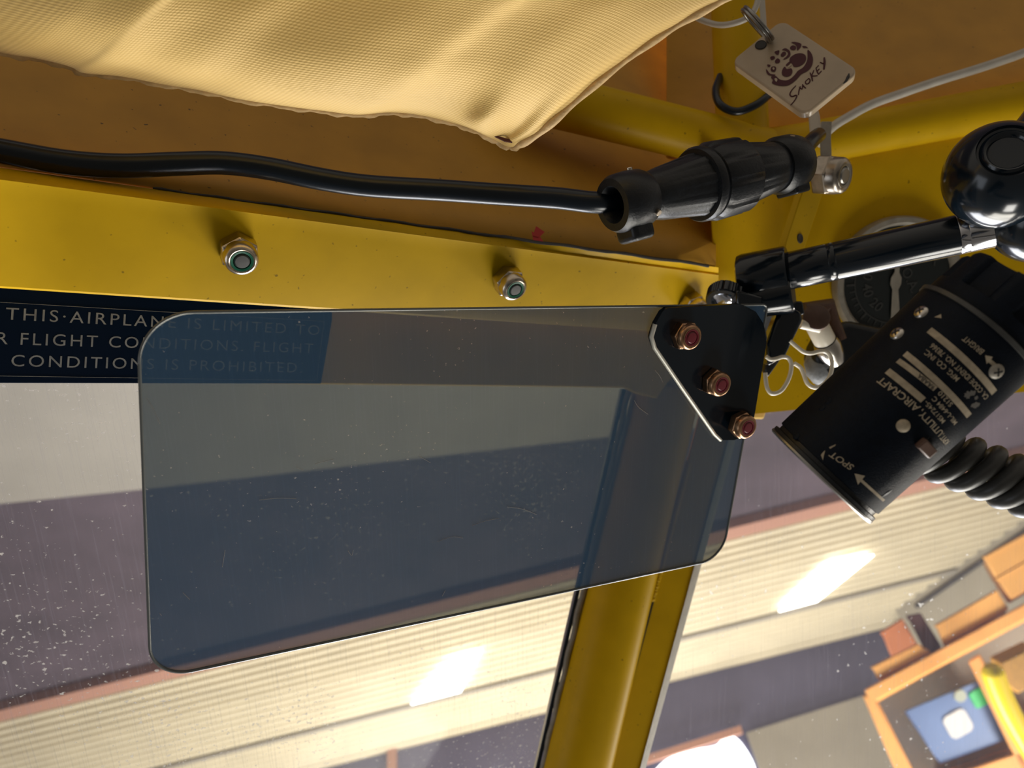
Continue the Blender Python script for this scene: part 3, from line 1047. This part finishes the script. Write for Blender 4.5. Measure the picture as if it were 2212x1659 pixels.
L2([(.0530, .0118), (.0540, .0124), (.0680, .0108), (.0700, .0102), (.0720, .0085)], 'front_shell', rf=lambda th, t_: 1 + (.06 if (t_ < .068 * f_ and (th * 8 / (2 * pi)) % 1 < .55) else 0), n=112)
L2([(.0700, .0085), (.0704, .0108), (.0720, .0122), (.0780, .0122), (.0810, .0112), (.0830, .0080), (.0835, 0)], 'strain_relief')
# clamp lug and screws
kd = (-UP - ka * (-UP).dot(ka)).normalized()
kt = ka.cross(kd)
if kt.dot(FWD) > 0:
    kt = -kt          # toward the camera
mb = MB().box(k0 + ka * .0068 * f_ + kd * .0118 - kt * .001, ka * .0052, kd * .0036, kt * .0062)
mb.build('clamp_lug', 'black', con, 40, .0022, seg=4)
mb = MB().box(k0 + ka * .077 * f_ + kd * .0105, ka * .0045, kd * .003, kt * .006)
mb.build('clamp_lug', 'black', con, 30, .0012, seg=3)
for t_, a in ((.0105, 52), (.0085, 172), (.0765, 150), (.079, 15)):
    dr = kd * cos(radians(a)) + kt * sin(radians(a))
    MB().lathe([(0, .0012), (.0022, .0012), (.0024, .0010), (.0024, 0)], k0 + ka * t_ * f_ + dr * .0098, dr, n=14).build('clamp_screw', 'cadmium', con, 40)
tag(MB().tube(smooth_path([P(1716, 348, .335), P(1738, 322, .338), P(1756, 302, .345), P(1768, 292, .355)], 6), .0034, 16).build('short_cable', 'rubber', smooth=60), 'short black cable leaving the connector beneath the key tag', 'cable')

# ================================================================== WHITE CABLE, TIES, CORD
tag(MB().tube(smooth_path([P(2800, -170, .405), P(2500, -25, .415), P(2330, 66, .425), P(2212, 114, .424), P(2120, 146, .423), P(2023, 176, .421), P(1950, 201, .420), P(1886, 224, .419), P(1840, 248, .417), P(1799, 274, .415), P(1776, 300, .42), P(1765, 330, .44)], 8), .00235, 18).build('white_cable', 'white', smooth=60), 'white cable running to the right above the frame tube', 'cable')
def ribbon(name, pts, w, d_t, m, label, cat):
    mb_ = MB()
    n_ = len(pts)
    mb_.prism([P(*q) - RIGHT * w for q in pts] + [P(*q) + RIGHT * w for q in reversed(pts)], FWD * d_t)
    return tag(mb_.build(name, m, smooth=40, bevel=.0004), label, cat)
ribbon('cable_tie', ((1752, 222, .375), (1760, 250, .373), (1764, 298, .371)), .0026, .0016, 'white', 'ivory cable tie tail directly below the key tag', 'cable tie')
ribbon('cable_tie', ((1786, 262, .392), (1784, 300, .390), (1786, 346, .388)), .0027, .0014, 'bezel', 'greyish cable tie strap above the big bolt', 'cable tie')
tag(MB().tube(smooth_path([P(1490, 30, .39), P(1520, 45, .385), P(1555, 54, .378), P(1590, 49, .372), P(1618, 36, .37), P(1634, 12, .372), P(1642, -30, .375)], 8), .0014, 12).build('string', 'white', smooth=60), 'thin white string looped through the metal ring', 'string')
ribbon('white_strap', ((1644, -40, .392), (1648, 20, .392), (1655, 130, .392), (1700, 200, .392)), .0015, .001, 'white', 'narrow white strap passing behind the key tag', 'strap')
mb = MB().tube(smooth_path([P(1556, 165, .428), P(1546, 196, .418), P(1556, 226, .410), P(1590, 241, .408), P(1630, 228, .408), P(1660, 206, .412), P(1672, 190, .425)], 8), .0021, 14)
tag(mb.build('black_tie', 'rubber', smooth=60), 'black loop of cord around the upright yellow tube', 'tie')

# ================================================================== KEY TAG with ring
tq = [P(1604, 120, .358), P(1706, 25, .3575), P(1839, 170, .337), P(1713, 262, .337)]   # left, top, right, bottom corners
tcen = (tq[0] + tq[1] + tq[2] + tq[3]) / 4
tx = ((tq[1] - tq[0]) + (tq[2] - tq[3])).normalized()
ty = ((tq[0] - tq[3]) + (tq[1] - tq[2])).normalized()
ty = (ty - tx * ty.dot(tx)).normalized()
tn = tx.cross(ty)
if tn.dot(CAM - tcen) < 0:
    tn = -tn
TW = ((tq[1] - tq[0]).length + (tq[2] - tq[3]).length) / 4
TL = ((tq[0] - tq[3]).length + (tq[1] - tq[2]).length) / 4
ktg = thing('key_tag', 'ivory plastic key tag with maroon paw print and handwritten word', 'key tag', tcen)
TP = lambda u, v, k=0.: tcen + tx * u * TW + ty * v * TL + tn * k
tb = round_poly([TP(-1, -1), TP(1, -1), TP(1, 1), TP(-1, 1)], .0042, 10)
hole_c, hole_r = TP(-.05, .84), .0024
mb = MB()
hole = [hole_c + (tx * cos(2 * pi * k / 20) + ty * sin(2 * pi * k / 20)) * hole_r for k in range(20)]
mb.prism(tb, -tn * .0046)
body = mb.build('tag_body', 'tag', ktg, 40, .0009, seg=3)
# recess drawn as a dark eyelet disc with a raised rim
MB().lathe([(.0004, 0), (.0004, hole_r * .98), (.0006, hole_r), (.0001, hole_r * 1.1)], hole_c, tn, n=24).build('eyelet', 'seam', ktg, 40)
mb = MB()
def blob(pts, k=.00025, closed=True):
    n_ = len(pts)
    vs2 = [Vector((a, b, 0)) for a, b in pts]
    ring = []
    for i in range(n_):
        a, b, c_, d_ = vs2[i - 1], vs2[i], vs2[(i + 1) % n_], vs2[(i + 2) % n_]
        for q in range(4):
            t_ = q / 4
            ring.append(.5 * ((2 * b) + (c_ - a) * t_ + (2 * a - 5 * b + 4 * c_ - d_) * t_ * t_ + (3 * b - 3 * c_ + d_ - a) * t_ ** 3))
    return [TP(p.x, p.y, k) for p in ring]
# paw: heel pad with pale crescent lines, five toes and claws
def from_crop(cx_, cy_):
    """(u, v) on the tag of a point of the photograph's 5.53x crop"""
    r = P(1550 + cx_ * .1808, cy_ * .1808, 1) - CAM
    t_ = (tcen - CAM).dot(tn) / r.dot(tn)
    d = CAM + r * t_ - tcen
    return d.dot(tx) / TW, d.dot(ty) / TL
FC = lambda pts: [from_crop(*p) for p in pts]
ink = MB()
def inkp(pts, k=.00025):
    ink.poly(blob(FC(pts), k))
# heel crescent
inkp(((1075, 600), (1120, 640), (1140, 710), (1125, 790), (1075, 850), (1000, 890), (935, 960), (850, 1020), (760, 1030), (690, 1015), (650, 995), (660, 960), (640, 930), (660, 905), (700, 915), (740, 950), (810, 965), (870, 945), (920, 900), (960, 850), (1020, 810), (1060, 750), (1075, 690)))
inkp(((870, 690), (930, 650), (1000, 640), (1050, 665), (1055, 720), (1020, 770), (960, 800), (910, 800), (895, 770), (860, 740)))
inkp(((770, 850), (800, 800), (830, 830), (880, 820), (895, 860), (870, 905), (820, 920), (775, 900)))
inkp(((815, 780), (850, 745), (885, 730), (870, 755), (835, 790)))
# outer toe pad strokes
inkp(((880, 510), (930, 505), (1000, 530), (985, 575), (950, 605), (945, 560), (920, 530)))
inkp(((865, 575), (895, 545), (935, 560), (930, 595), (890, 600)))
inkp(((770, 600), (810, 580), (860, 610), (870, 660), (830, 700), (780, 715), (830, 670), (840, 630), (800, 605)))
inkp(((755, 655), (790, 620), (820, 640), (800, 670), (765, 680)))
inkp(((680, 625), (735, 605), (735, 640), (715, 660)))
inkp(((630, 685), (675, 675), (685, 700), (645, 720)))
inkp(((685, 735), (715, 700), (745, 720), (740, 750), (700, 760)))
inkp(((595, 775), (630, 780), (625, 800), (600, 800)))
inkp(((635, 830), (650, 800), (690, 800), (700, 830), (680, 860), (645, 855)))
inkp(((580, 830), (600, 850), (630, 885), (690, 895), (670, 910), (610, 900), (585, 870)))
inkp(((1010, 555), (1050, 555), (1085, 580), (1060, 575), (1030, 575)))
ink.build('paw_print', 'maroon', ktg, 0)
hl = MB()
hl.poly(blob(FC(((655, 825), (668, 812), (682, 825), (670, 842))), .0004))
hl.poly(blob(FC(((680, 950), (700, 940), (715, 960), (700, 985))), .0004))
hl.poly(blob(FC(((830, 815), (870, 780), (890, 775), (860, 805))), .0004))
hl.build('paw_highlights', 'tag', ktg, 0)
# handwritten word, stroke by stroke
wr = MB()
def stroke(pts, w=9):
    pp_ = [Vector((*from_crop(*p), 0)) for p in pts]
    q = smooth_path(pp_, 5) if len(pp_) > 2 else pp_
    wr.tube([TP(p.x, p.y, .0001) for p in q], [S(w * .1808 * .5, .347) * (.75 + .5 * sin(pi * (i + 1) / (len(q) + 1))) for i in range(len(q))], 6)
stroke(((935, 1025), (885, 1080), (865, 1130), (890, 1155), (935, 1140), (945, 1155), (915, 1210), (872, 1258)), 14)
stroke(((965, 1135), (975, 1075), (990, 1035)), 12)
stroke(((975, 1040), (1010, 1065), (1015, 1010)), 11)
stroke(((1015, 1010), (1035, 1040), (1055, 1055)), 13)
stroke(((1075, 950), (1050, 975), (1060, 1005), (1090, 995), (1105, 960), (1090, 940), (1070, 955)), 12)
stroke(((1105, 870), (1125, 920), (1135, 970)), 14)
stroke(((1150, 840), (1130, 890), (1115, 905)), 12)
stroke(((1120, 905), (1150, 910), (1195, 905)), 12)
stroke(((1175, 815), (1190, 855), (1205, 890)), 12)
stroke(((1175, 815), (1205, 785)), 11)
stroke(((1190, 850), (1215, 825)), 11)
stroke(((1205, 890), (1240, 850)), 11)
stroke(((1225, 745), (1255, 760), (1275, 755)), 13)
stroke(((1275, 690), (1278, 750), (1270, 830)), 20)
wr.build('handwriting', 'maroon', ktg, 0)
# dark scuff at the right corner
MB().tube([TP(*from_crop(*p), .0001) for p in ((1570, 880), (1560, 920), (1535, 970), (1505, 1000))], [.0002, .0007, .0006, .0002], 6).build('scuff', 'seam', ktg, 0)
ringt = thing('split_ring', 'small steel split ring through the key tag', 'ring', P(1637, 52, .345))
rn = (RIGHT * .70 + UP * .62 + FWD * -.42).normalized()
rc = P(1637, 52, .351)
MB().torus(rc + rn * .0006, rn, .0094, .00085, 48, 10).build('ring_turn', 'dullsteel', ringt, 60)
MB().torus(rc - rn * .0009, rn, .0094, .00085, 48, 10).build('ring_turn', 'dullsteel', ringt, 60)

# ================================================================== TAN FABRIC
E1 = [(-420, 30), (-200, 66), (0, 112), (75, 124), (150, 142), (180, 156), (260, 163), (350, 180), (430, 193), (520, 213), (620, 228), (700, 238), (770, 246), (840, 241), (905, 247), (970, 262), (1020, 278), (1060, 298), (1090, 314), (1112, 318)]
E2 = [(0, 0), (10, -6), (52, -30), (110, -80), (190, -150), (290, -225), (370, -275), (450, -318), (520, -355), (640, -415)]
e1 = smooth_px(E1, 6)
e2 = smooth_px(E2, 6)
def samp(pl, t_):
    x = t_ * (len(pl) - 1)
    i = min(int(x), len(pl) - 2)
    f2 = x - i
    return pl[i][0] + (pl[i + 1][0] - pl[i][0]) * f2, pl[i][1] + (pl[i + 1][1] - pl[i][1]) * f2
def fab(u, v, lift=0.):
    a = samp(e1, u)
    b = samp(e2, v)
    x, y = a[0] + b[0], a[1] + b[1]
    d = .292 - .045 * (1 - u) ** 1.2 - .055 * v
    # folds fanning out of the lower hem and the corner
    s1 = sin(u * 40 + v * 4.5 + 1.2 * sin(v * 5)) * .0004 * math.exp(-v * 5) * min(1, (1 - u) * 6)
    s2 = -.0065 * math.exp(-((u - .865 + v * .18) / .035) ** 2) * math.exp(-((v - .13) / .14) ** 2)
    s3 = .0055 * math.exp(-((u - .925 + v * .10) / .03) ** 2) * math.exp(-((v - .16) / .14) ** 2)
    s4 = .005 * sin(u * 9 + v * 6 + .6) * min(1, v * 4)
    s5 = .0010 * noise.noise(Vector((u * 6, v * 5, 3.1)))
    belly = -.012 * sin(pi * min(1, v * 1.3)) * sin(pi * min(1, u * 1.05)) ** .5 if u < .95 else -.012 * sin(pi * min(1, v * 1.3)) * max(0, sin(pi * min(1, u * 1.05))) ** .5
    return P(x, y, d + s1 + s2 + s3 + s4 * .6 + s5 + belly - lift)
curt = thing('fabric_flap', 'tan woven nylon flap with stitched hem hanging across the upper left', 'fabric', fab(.6, .3))
mb = MB()
mb.grid(fab, 150, 90, uv=lambda u, v: (u * .30, v * .145))
mb.build('cloth', 'fabric', curt, 80, solid=.0009)
hemp = [fab(i / 120, 0.004, .0004) + UP * .0006 * sin(i * 1.9) * .4 for i in range(121)] + [fab(1, j / 50, .0002) for j in range(1, 51)]
MB().tube(hemp, [.0015 + .0003 * sin(i * .9) for i in range(len(hemp))], 8).build('hem', 'hem', curt, 70)
hemp2 = [fab(i / 120, .030 + .004 * sin(i * .21), .0009) for i in range(25, 116)]
MB().tube(hemp2, .00035, 6).build('stitching', 'hem', curt, 70)
MB().prism([P(x, y, .283) for x, y in ((1052, 287), (1098, 300), (1112, 296), (1106, 308), (1090, 305))], FWD * .0008).build('corner_opening', mat('dark_fold', (.10, .03, .03, 1), .8), curt, 0)

# ================================================================== TEMPERATURE GAUGE
gauge = thing('temperature_gauge', 'round black temperature gauge with pale needle behind the arm', 'gauge', lowp(1932, 606))
gn = plane_normal(lowp, 1932, 606)
gc = lowp(1932, 606, .001)
GR = S(138, .455)
gx = (RIGHT - gn * RIGHT.dot(gn)).normalized()
gy = gn.cross(gx)
if gy.dot(UP) < 0:
    gy = -gy
MB().lathe([(0, GR), (.005, GR), (.0062, GR * .975), (.0062, GR * .90), (.005, GR * .865), (.0025, GR * .85)], gc, gn, n=72).build('bezel', 'bezel', gauge, 40)
MB().lathe([(0, GR * .9), (.0025, GR * .88), (.0025, 0)], gc, gn, n=64).build('dial_face', 'dial', gauge, 40)
GP = lambda u, v, k=.0029: gc + gx * u * GR + gy * v * GR + gn * k
mb = MB()
rr = .655
mb.grid(lambda u, v: GP((rr + .02 * v) * cos(u * 4.6 + 1.7), (rr + .02 * v) * sin(u * 4.6 + 1.7)), 60, 1)
for k in range(31):
    a = 1.7 + 4.6 * k / 30
    l1 = .76 if k % 5 else .80
    w_ = .010 if k % 5 else .018
    ca, sa = cos(a), sin(a)
    mb.poly([GP(.67 * ca - w_ * sa, .67 * sa + w_ * ca), GP(l1 * ca - w_ * sa, l1 * sa + w_ * ca), GP(l1 * ca + w_ * sa, l1 * sa - w_ * ca), GP(.67 * ca + w_ * sa, .67 * sa - w_ * ca)])
def gtext(s_, u, v, h, rot=0.):
    vs_, fs, w = text2d(s_, 1, .01)
    bv = []
    for x, y in vs_:
        xx, yy = (x - w / 2) * h, (y - .5) * h
        bv.append(mb.v(GP(u + xx * cos(rot) - yy * sin(rot), v + xx * sin(rot) + yy * cos(rot))))
    for fc in fs:
        mb.face([bv[i] for i in fc])
for s_, a in (('60', 2.9), ('40', 3.45), ('20', 4.05), ('0', 4.7), ('80', 2.3)):
    gtext(s_, .47 * cos(a), .47 * sin(a), .15, a - pi / 2 + pi)
gtext('\u00b0F', .55, .32, .17)
gtext('O.A.T.', .26, -.06, .15, -1.05)
mb.build('dial_markings', 'dialprint', gauge, 0)
mb = MB()
nd = Vector((-.02, -1))
npts = [(-.045, .75), (.03, .75), (.035, .14), (.085, .05), (.085, -.05), (.05, -.13), (.12, -.55), (-.02, -.58), (-.045, -.13), (-.085, -.05), (-.085, .05), (-.04, .14)]
mb.prism([GP(a - .03, b, .0042) for a, b in npts], -gn * .0006)
mb.build('needle', 'bezel', gauge, 30, .0002)

# ================================================================== SMALL FITTING (brown capped valve) beside the gauge
val = thing('vent_valve', 'small white collared fitting with a brown disc cap beside the gauge', 'valve', P(1770, 710, .40))
va = (RIGHT * .52 - UP * .62 - FWD * -.45).normalized()
v0 = P(1763, 686, .395)
MB().lathe([(-.003, 0), (-.003, .0060), (-.0022, .0068), (.0012, .0068), (.0018, .006), (.0018, 0)], v0, (RIGHT * -.1 + UP * .25 - FWD * .9), n=32).build('disc_cap', 'brown', val, 40)
MB().lathe([(.003, .0050), (.004, .0057), (.016, .0057), (.0168, .0050), (.0168, 0)], v0 + FWD * .004, va, n=32).build('white_collar', 'wire', val, 40)
MB().lathe([(.0165, .0060), (.020, .0070), (.026, .0066), (.032, .0050), (.032, 0)], v0 + FWD * .004, va, n=32).build('steel_ferrule', 'steel', val, 40)
MB().lathe([(0, 0), (0, .0024), (.010, .0024), (.0105, 0)], P(1730, 700, .395), (RIGHT * .9 - UP * .2), n=20).build('side_pin', 'wire', val, 40)
MB().tube([P(1735, 668, .405), P(1790, 660, .41), P(1800, 700, .41), P(1815, 735, .41)], [.0035, .0042, .004, .0035], 12).build('lever', 'brown', val, 50)
boot = thing('rubber_boot', 'grey lumpy rubber boot with black housing behind the white wire loop', 'boot', P(1780, 790, .43))
MB().lathe([(0, 0), (.0005, .006), (.004, .0094), (.010, .0108), (.016, .0085), (.020, .004), (.021, 0)], P(1785, 752, .425), (-UP * .9 - RIGHT * .12), n=28, rf=lambda th, t_: 1 + .05 * sin(th * 3 + t_ * 300)).build('boot', 'greyrub', boot, 60)
MB().prism([P(x, y, .415) for x, y in ((1785, 715), (1830, 690), (1925, 710), (1900, 790), (1812, 842), (1770, 790), (1758, 780), (1768, 745))], FWD * .02).build('housing', 'black', boot, 40, .004, seg=3)
MB().tube([P(1760, 800, .435), P(1772, 840, .437), P(1768, 900, .44)], .0020, 10).build('tail_tube', 'greyrub', boot, 50)

# ================================================================== BINDER CLIP with wire handles
clip = thing('binder_clip', 'black binder clip with cream wire handles beside the visor bracket', 'clip', P(1700, 740, .37))
MB().prism([P(x, y, .366) for x, y in ((1690, 652), (1732, 672), (1736, 690), (1698, 768), (1660, 792), (1655, 742))], FWD * .012 + RIGHT * .001).build('clip_body', 'gloss', clip, 40, .0018, seg=3)
MB().prism([P(x, y, .368) for x, y in ((1688, 650), (1735, 650), (1740, 678), (1712, 686), (1682, 676))], FWD * .01).build('clip_spine', 'rubber', clip, 40, .001)
MB().prism([P(x, y, .372) for x, y in ((1658, 770), (1690, 772), (1660, 815), (1652, 800))], FWD * .006).build('clip_jaw', 'black', clip, 40, .001)
h1 = [(1655, 770), (1664, 776), (1676, 775), (1690, 771), (1702, 773), (1709, 785), (1708, 804), (1700, 826), (1686, 845), (1668, 850), (1658, 840), (1654, 820), (1653, 805)]
h2 = [(1706, 736), (1720, 748), (1736, 760), (1752, 763), (1770, 759), (1784, 760), (1795, 772), (1797, 795), (1790, 817), (1775, 833), (1758, 837), (1744, 828), (1736, 808), (1729, 794), (1716, 785)]
MB().tube(smooth_path([P(x, y, .362 + .00003 * (x - 1650)) for x, y in h1], 6), .00098, 12).build('wire_handle', 'wire', clip, 60)
MB().tube(smooth_path([P(x, y, .366 + .00004 * (x - 1700)) for x, y in h2], 6), .00098, 12).build('wire_handle', 'wire', clip, 60)
tag(MB().prism([P(x, y, .395) for x, y in ((1630, 655), (1665, 640), (1688, 650), (1680, 690), (1660, 735), (1640, 720))], FWD * .01).build('pivot_block', 'greyrub', smooth=40, bevel=.002), 'rough grey block behind the visor pivot and binder clip', 'block')

# ================================================================== COCKPIT LAMP
lamp = thing('cockpit_lamp', 'black cylindrical cockpit utility lamp with cream lettering', 'lamp', P(1900, 880, .235))
LA = -W((.672, .722, -.21)).normalized()                 # toward the lens
L0 = P(1772, 1026, .238)                                 # centre of the lens end
LF = (CAM - L0) - LA * (CAM - L0).dot(LA)
LF = LF.normalized()
LR = LA.cross(LF)
RL = S(134, .238) * 1.0
BL = .0600                                                # body length
def LPt(th, t_, k=0.):
    return L0 - LA * t_ + (LF * cos(th) + LR * sin(th)) * (RL + k)
def lamp_hit(px, py):
    """angle and distance from the lens of the body point seen at a pixel"""
    r = (P(px, py, 1) - CAM).normalized()
    o = CAM - L0
    rp, op = r - LA * r.dot(LA), o - LA * o.dot(LA)
    a, b, c_ = rp.dot(rp), 2 * rp.dot(op), op.dot(op) - RL * RL
    disc = b * b - 4 * a * c_
    if disc < 0:
        disc = 0
    s_ = (-b - sqrt(disc)) / (2 * a)
    q = CAM + r * s_ - L0
    return atan2(q.dot(LR), q.dot(LF)), -q.dot(LA)
MB().lathe([(-t_, r) for t_, r in ((-.0004, RL * .90), (-.0004, RL * 1.015), (.0, RL * 1.035), (.0006, RL * 1.035), (.0008, RL * 1.0))], L0, LA, LF, 72).build('lens_rim', 'dullsteel', lamp, 40)
prof = [(.0005, 0), (.0005, RL * .86), (.0, RL * .88), (.0004, RL * 1.0), (.0008, RL * 1.025), (.0018, RL * 1.025), (.0020, RL * .965), (.0034, RL * .965)]
MB().lathe([(-t_, r) for t_, r in prof], L0, LA, LF, 72).build('lens_ring', 'black', lamp, 40)
MB().lathe([(.0002, 0), (.0004, RL * .86)], L0, LA, LF, 48).build('lens', mat('lamp_glass', (.3, .3, .28, 1), .15), lamp, 40)
prof = [(.0032, RL * .97), (.0034, RL), (BL - .0005, RL), (BL, RL * .99)]
MB().lathe([(-t_, r) for t_, r in prof], L0, LA, LF, 96).build('body', 'lampblack', lamp, 40)
MB().lathe([(-t_, r) for t_, r in ((BL - .0004, RL * .97), (BL - .0002, RL * 1.02), (BL + .0010, RL * 1.025), (BL + .0014, RL * .98))], L0, LA, LF, 96).build('trim_ring', 'cordgrey', lamp, 40)
def lob(th, t_):
    if t_ > -(BL + .0058):
        return 1.0
    q = (th * 7 / (2 * pi) + .15) % 1
    return 1.0 if q < .34 else (.93 - .07 * sin(pi * (q - .34) / .66) if q > .40 and q < .94 else .97)
prof = [(BL + .0012, RL * .93), (BL + .0016, RL * .955), (BL + .0056, RL * .955), (BL + .0060, RL * .955), (BL + .0064, RL * .955), (BL + .0145, RL * .945), (BL + .0158, RL * .90), (BL + .0160, 0)]
MB().lathe([(-t_, r) for t_, r in prof], L0, LA, LF, 140, rf=lob).build('dimmer_knob', 'lampblack', lamp, 35)

prt = MB()
blk = MB()
def ltext(body, pa, pb, hpx, spacing=1.0, off=.008, dst=None, k=.00012):
    (ta, za), (tb_, zb) = lamp_hit(*pa), lamp_hit(*pb)
    vs_, fs, w = text2d(body, spacing, off)
    h = S(hpx, .225)
    mb_ = dst or prt
    bv = []
    for x, y in vs_:
        q = x / w
        bv.append(mb_.v(LPt(ta + (tb_ - ta) * q, za + (zb - za) * q - (y - .5) * h, k)))
    for fc in fs:
        mb_.face([bv[i] for i in fc])
def lbar(pa, pb, wpx, dst=None, k=.00010, th_end=None):
    (ta, za), (tb_, zb) = lamp_hit(*pa), lamp_hit(*pb)
    if th_end is not None:
        tb_ = th_end
    h = S(wpx, .225) / 2
    (dst or prt).grid(lambda u, v: LPt(ta + (tb_ - ta) * u, za + (zb - za) * u + h * (2 * v - 1), k), 24, 1)
def lpoly(pts, k=.00012, dst=None):
    (dst or prt).poly([LPt(*lamp_hit(*p), k) for p in pts])
C2 = lambda x, y: (1880 + x * .1989, 680 + y * .1989)
C8 = lambda x, y: (1650 + x * .3316, 580 + y * .3316)
ltext('BRIGHT', C2(1218, 412), C2(1012, 250), 11)
lbar(C2(1345, 845), C2(640, 165), 14)
ltext('MFG. CO. INC.', C2(950, 706), C2(590, 395), 10.5)
ltext('CA. CODE IDENT NO. 78366', C2(1262, 905), C2(660, 328), 10.5)
lbar(C2(1072, 1098), C2(376, 420), 13)
lbar(C2(706, 806), C2(300, 496), 11.5)
ltext('9AABA', C2(690, 800), C2(520, 655), 9, dst=blk, k=.0002)
ltext('S1210', C2(878, 985), C2(745, 840), 9.5)
ltext('MIL-L-6484 C', C2(925, 1180), C2(680, 900), 9.5)
ltext('MS17245-', C2(795, 1165), C2(595, 945), 9.5)
lbar(C2(575, 928), C2(185, 608), 14)
ltext('AIRCRAFT', C2(520, 1030), C2(95, 700), 15, off=.014)
ltext('UTILITY,', C2(765, 1298), C2(535, 1050), 13.5, off=.010)
ltext('KPIT,', C2(835, 1392), C2(765, 1310), 12, off=.008)
ltext('SPOT', C8(575, 1300), C8(435, 1205), 13)
# arrows and marks
lpoly([C8(*p) for p in ((590, 1335), (658, 1350), (612, 1408))])
lbar(C8(782, 1512), C8(625, 1372), 6)
lpoly([C8(*p) for p in ((1440, 565), (1490, 575), (1480, 592), (1525, 630), (1505, 650), (1462, 610), (1450, 622))])
lpoly([C8(*p) for p in ((1110, 318), (1155, 298), (1158, 325))])
lpoly([C8(*p) for p in ((400, 1185), (392, 1215), (385, 1250), (372, 1215), (388, 1195))])
lpoly([C8(*p) for p in ((425, 1165), (470, 1145), (465, 1155), (432, 1175))])
prt.build('lettering', 'cream', lamp, 0)
blk.build('stamped_number', 'blackprint', lamp, 0)
# worn patches where the paint is gone
def worn(px, py, r, seed, n_=18):
    th0, t0 = lamp_hit(px, py)
    rs = random.Random(seed)
    rm = S(r, .225)
    pts = []
    for i in range(n_):
        a = 2 * pi * i / n_
        q = rm * rs.uniform(.6, 1.1)
        pts.append(LPt(th0 + q * cos(a) / RL, t0 + q * sin(a), .00008))
    wq = MB()
    wq.poly(pts)
    wq.build('worn_patch', 'dullsteel', lamp, 0)
worn(*C2(1060, 870), 9, 1)
worn(*C2(1110, 850), 7, 2)
worn(*C2(1150, 900), 5, 3)
worn(*C2(1140, 980), 10, 4)
worn(*C8(1490, 660), 8, 5)
wq = MB()
lbar(C8(822, 1455), C8(770, 1485), 14, wq)
wq.build('worn_patch', 'greyrub', lamp, 0)
# screws with cross slots
for i, q in enumerate((C8(1025, 285), C8(868, 425), C8(1515, 670), C8(908, 1025))):
    th, t_ = lamp_hit(*q)
    c_, n_ = LPt(th, t_, -.0002), (LF * cos(th) + LR * sin(th))
    rsc = S(16 if i < 3 else 14, .225)
    sc_ = MB().lathe([(0, rsc), (.0004, rsc * .98), (.0009, rsc * .75), (.0011, rsc * .3), (.0011, 0)], c_, n_, n=24).build('screw', ('steel', 'steel', 'bezel', 'cream')[i], lamp, 40)
    if i < 3:
        tt = LA.cross(n_)
        mb = MB()
        u_, w_ = (LA * .8 + tt * .6), (LA * -.6 + tt * .8)
        mb.box(c_ + n_ * .00108, u_ * rsc * .55, w_ * rsc * .1, n_ * .0001)
        mb.box(c_ + n_ * .00108, w_ * rsc * .55, u_ * rsc * .1, n_ * .0001)
        mb.build('cross_slot', 'blackprint', sc_, 0)
# push button and cable bushing at the lower right of the body
th, t_ = lamp_hit(*C8(1045, 1160))
n_ = LF * cos(th) + LR * sin(th)
tt = LA.cross(n_)
MB().box(LPt(th, t_, .0008), tt * .0030, LA * .0016, n_ * .0010).build('push_button', 'brown', lamp, 30, .0004)
th, t_ = lamp_hit(*C8(1125, 1165))
MB().torus(LPt(th + .10, t_, -.0010), LF * cos(th + .10) + LR * sin(th + .10), .0028, .0008, 28, 10).build('cable_bushing', 'cordgrey', lamp, 50)
# small dimples in the shell
for q in (C8(420, 860), C8(380, 905), C8(212, 1090)):
    th, t_ = lamp_hit(*q)
    MB().lathe([(0, .0012), (.0002, .0011), (.0003, .0009), (.0003, 0)], LPt(th, t_, -.0001), LF * cos(th) + LR * sin(th), n=16).build('rivet', 'lampblack', lamp, 40)

# coiled cord
mb = MB()
hc0, hc1 = P(2008, 972, .252), P(2589, 1202, .236)
ha = (hc1 - hc0)
hl_ = ha.length
ha = ha.normalized()
hu = (UP - ha * UP.dot(ha)).normalized()
hf = ha.cross(hu)
if hf.dot(FWD) > 0:
    hf = -hf
turns = 12.2
pts = []
for i in range(int(turns * 28) + 1):
    a = 2 * pi * i / 28
    pts.append(hc0 + ha * (hl_ * i / (turns * 28)) + hu * .0070 * -cos(a) * 1.0 + hf * .0070 * sin(a) + ha * .0022 * -cos(a))
lead = smooth_path([P(1995, 965, .240), P(1990, 985, .250), pts[0]], 6)
mb.tube(lead[:-1] + pts, .0027, 14)
tag(mb.build('coiled_cord', 'cordgrey', smooth=60), 'grey coiled cord looping away from the lamp to the right edge', 'cord')
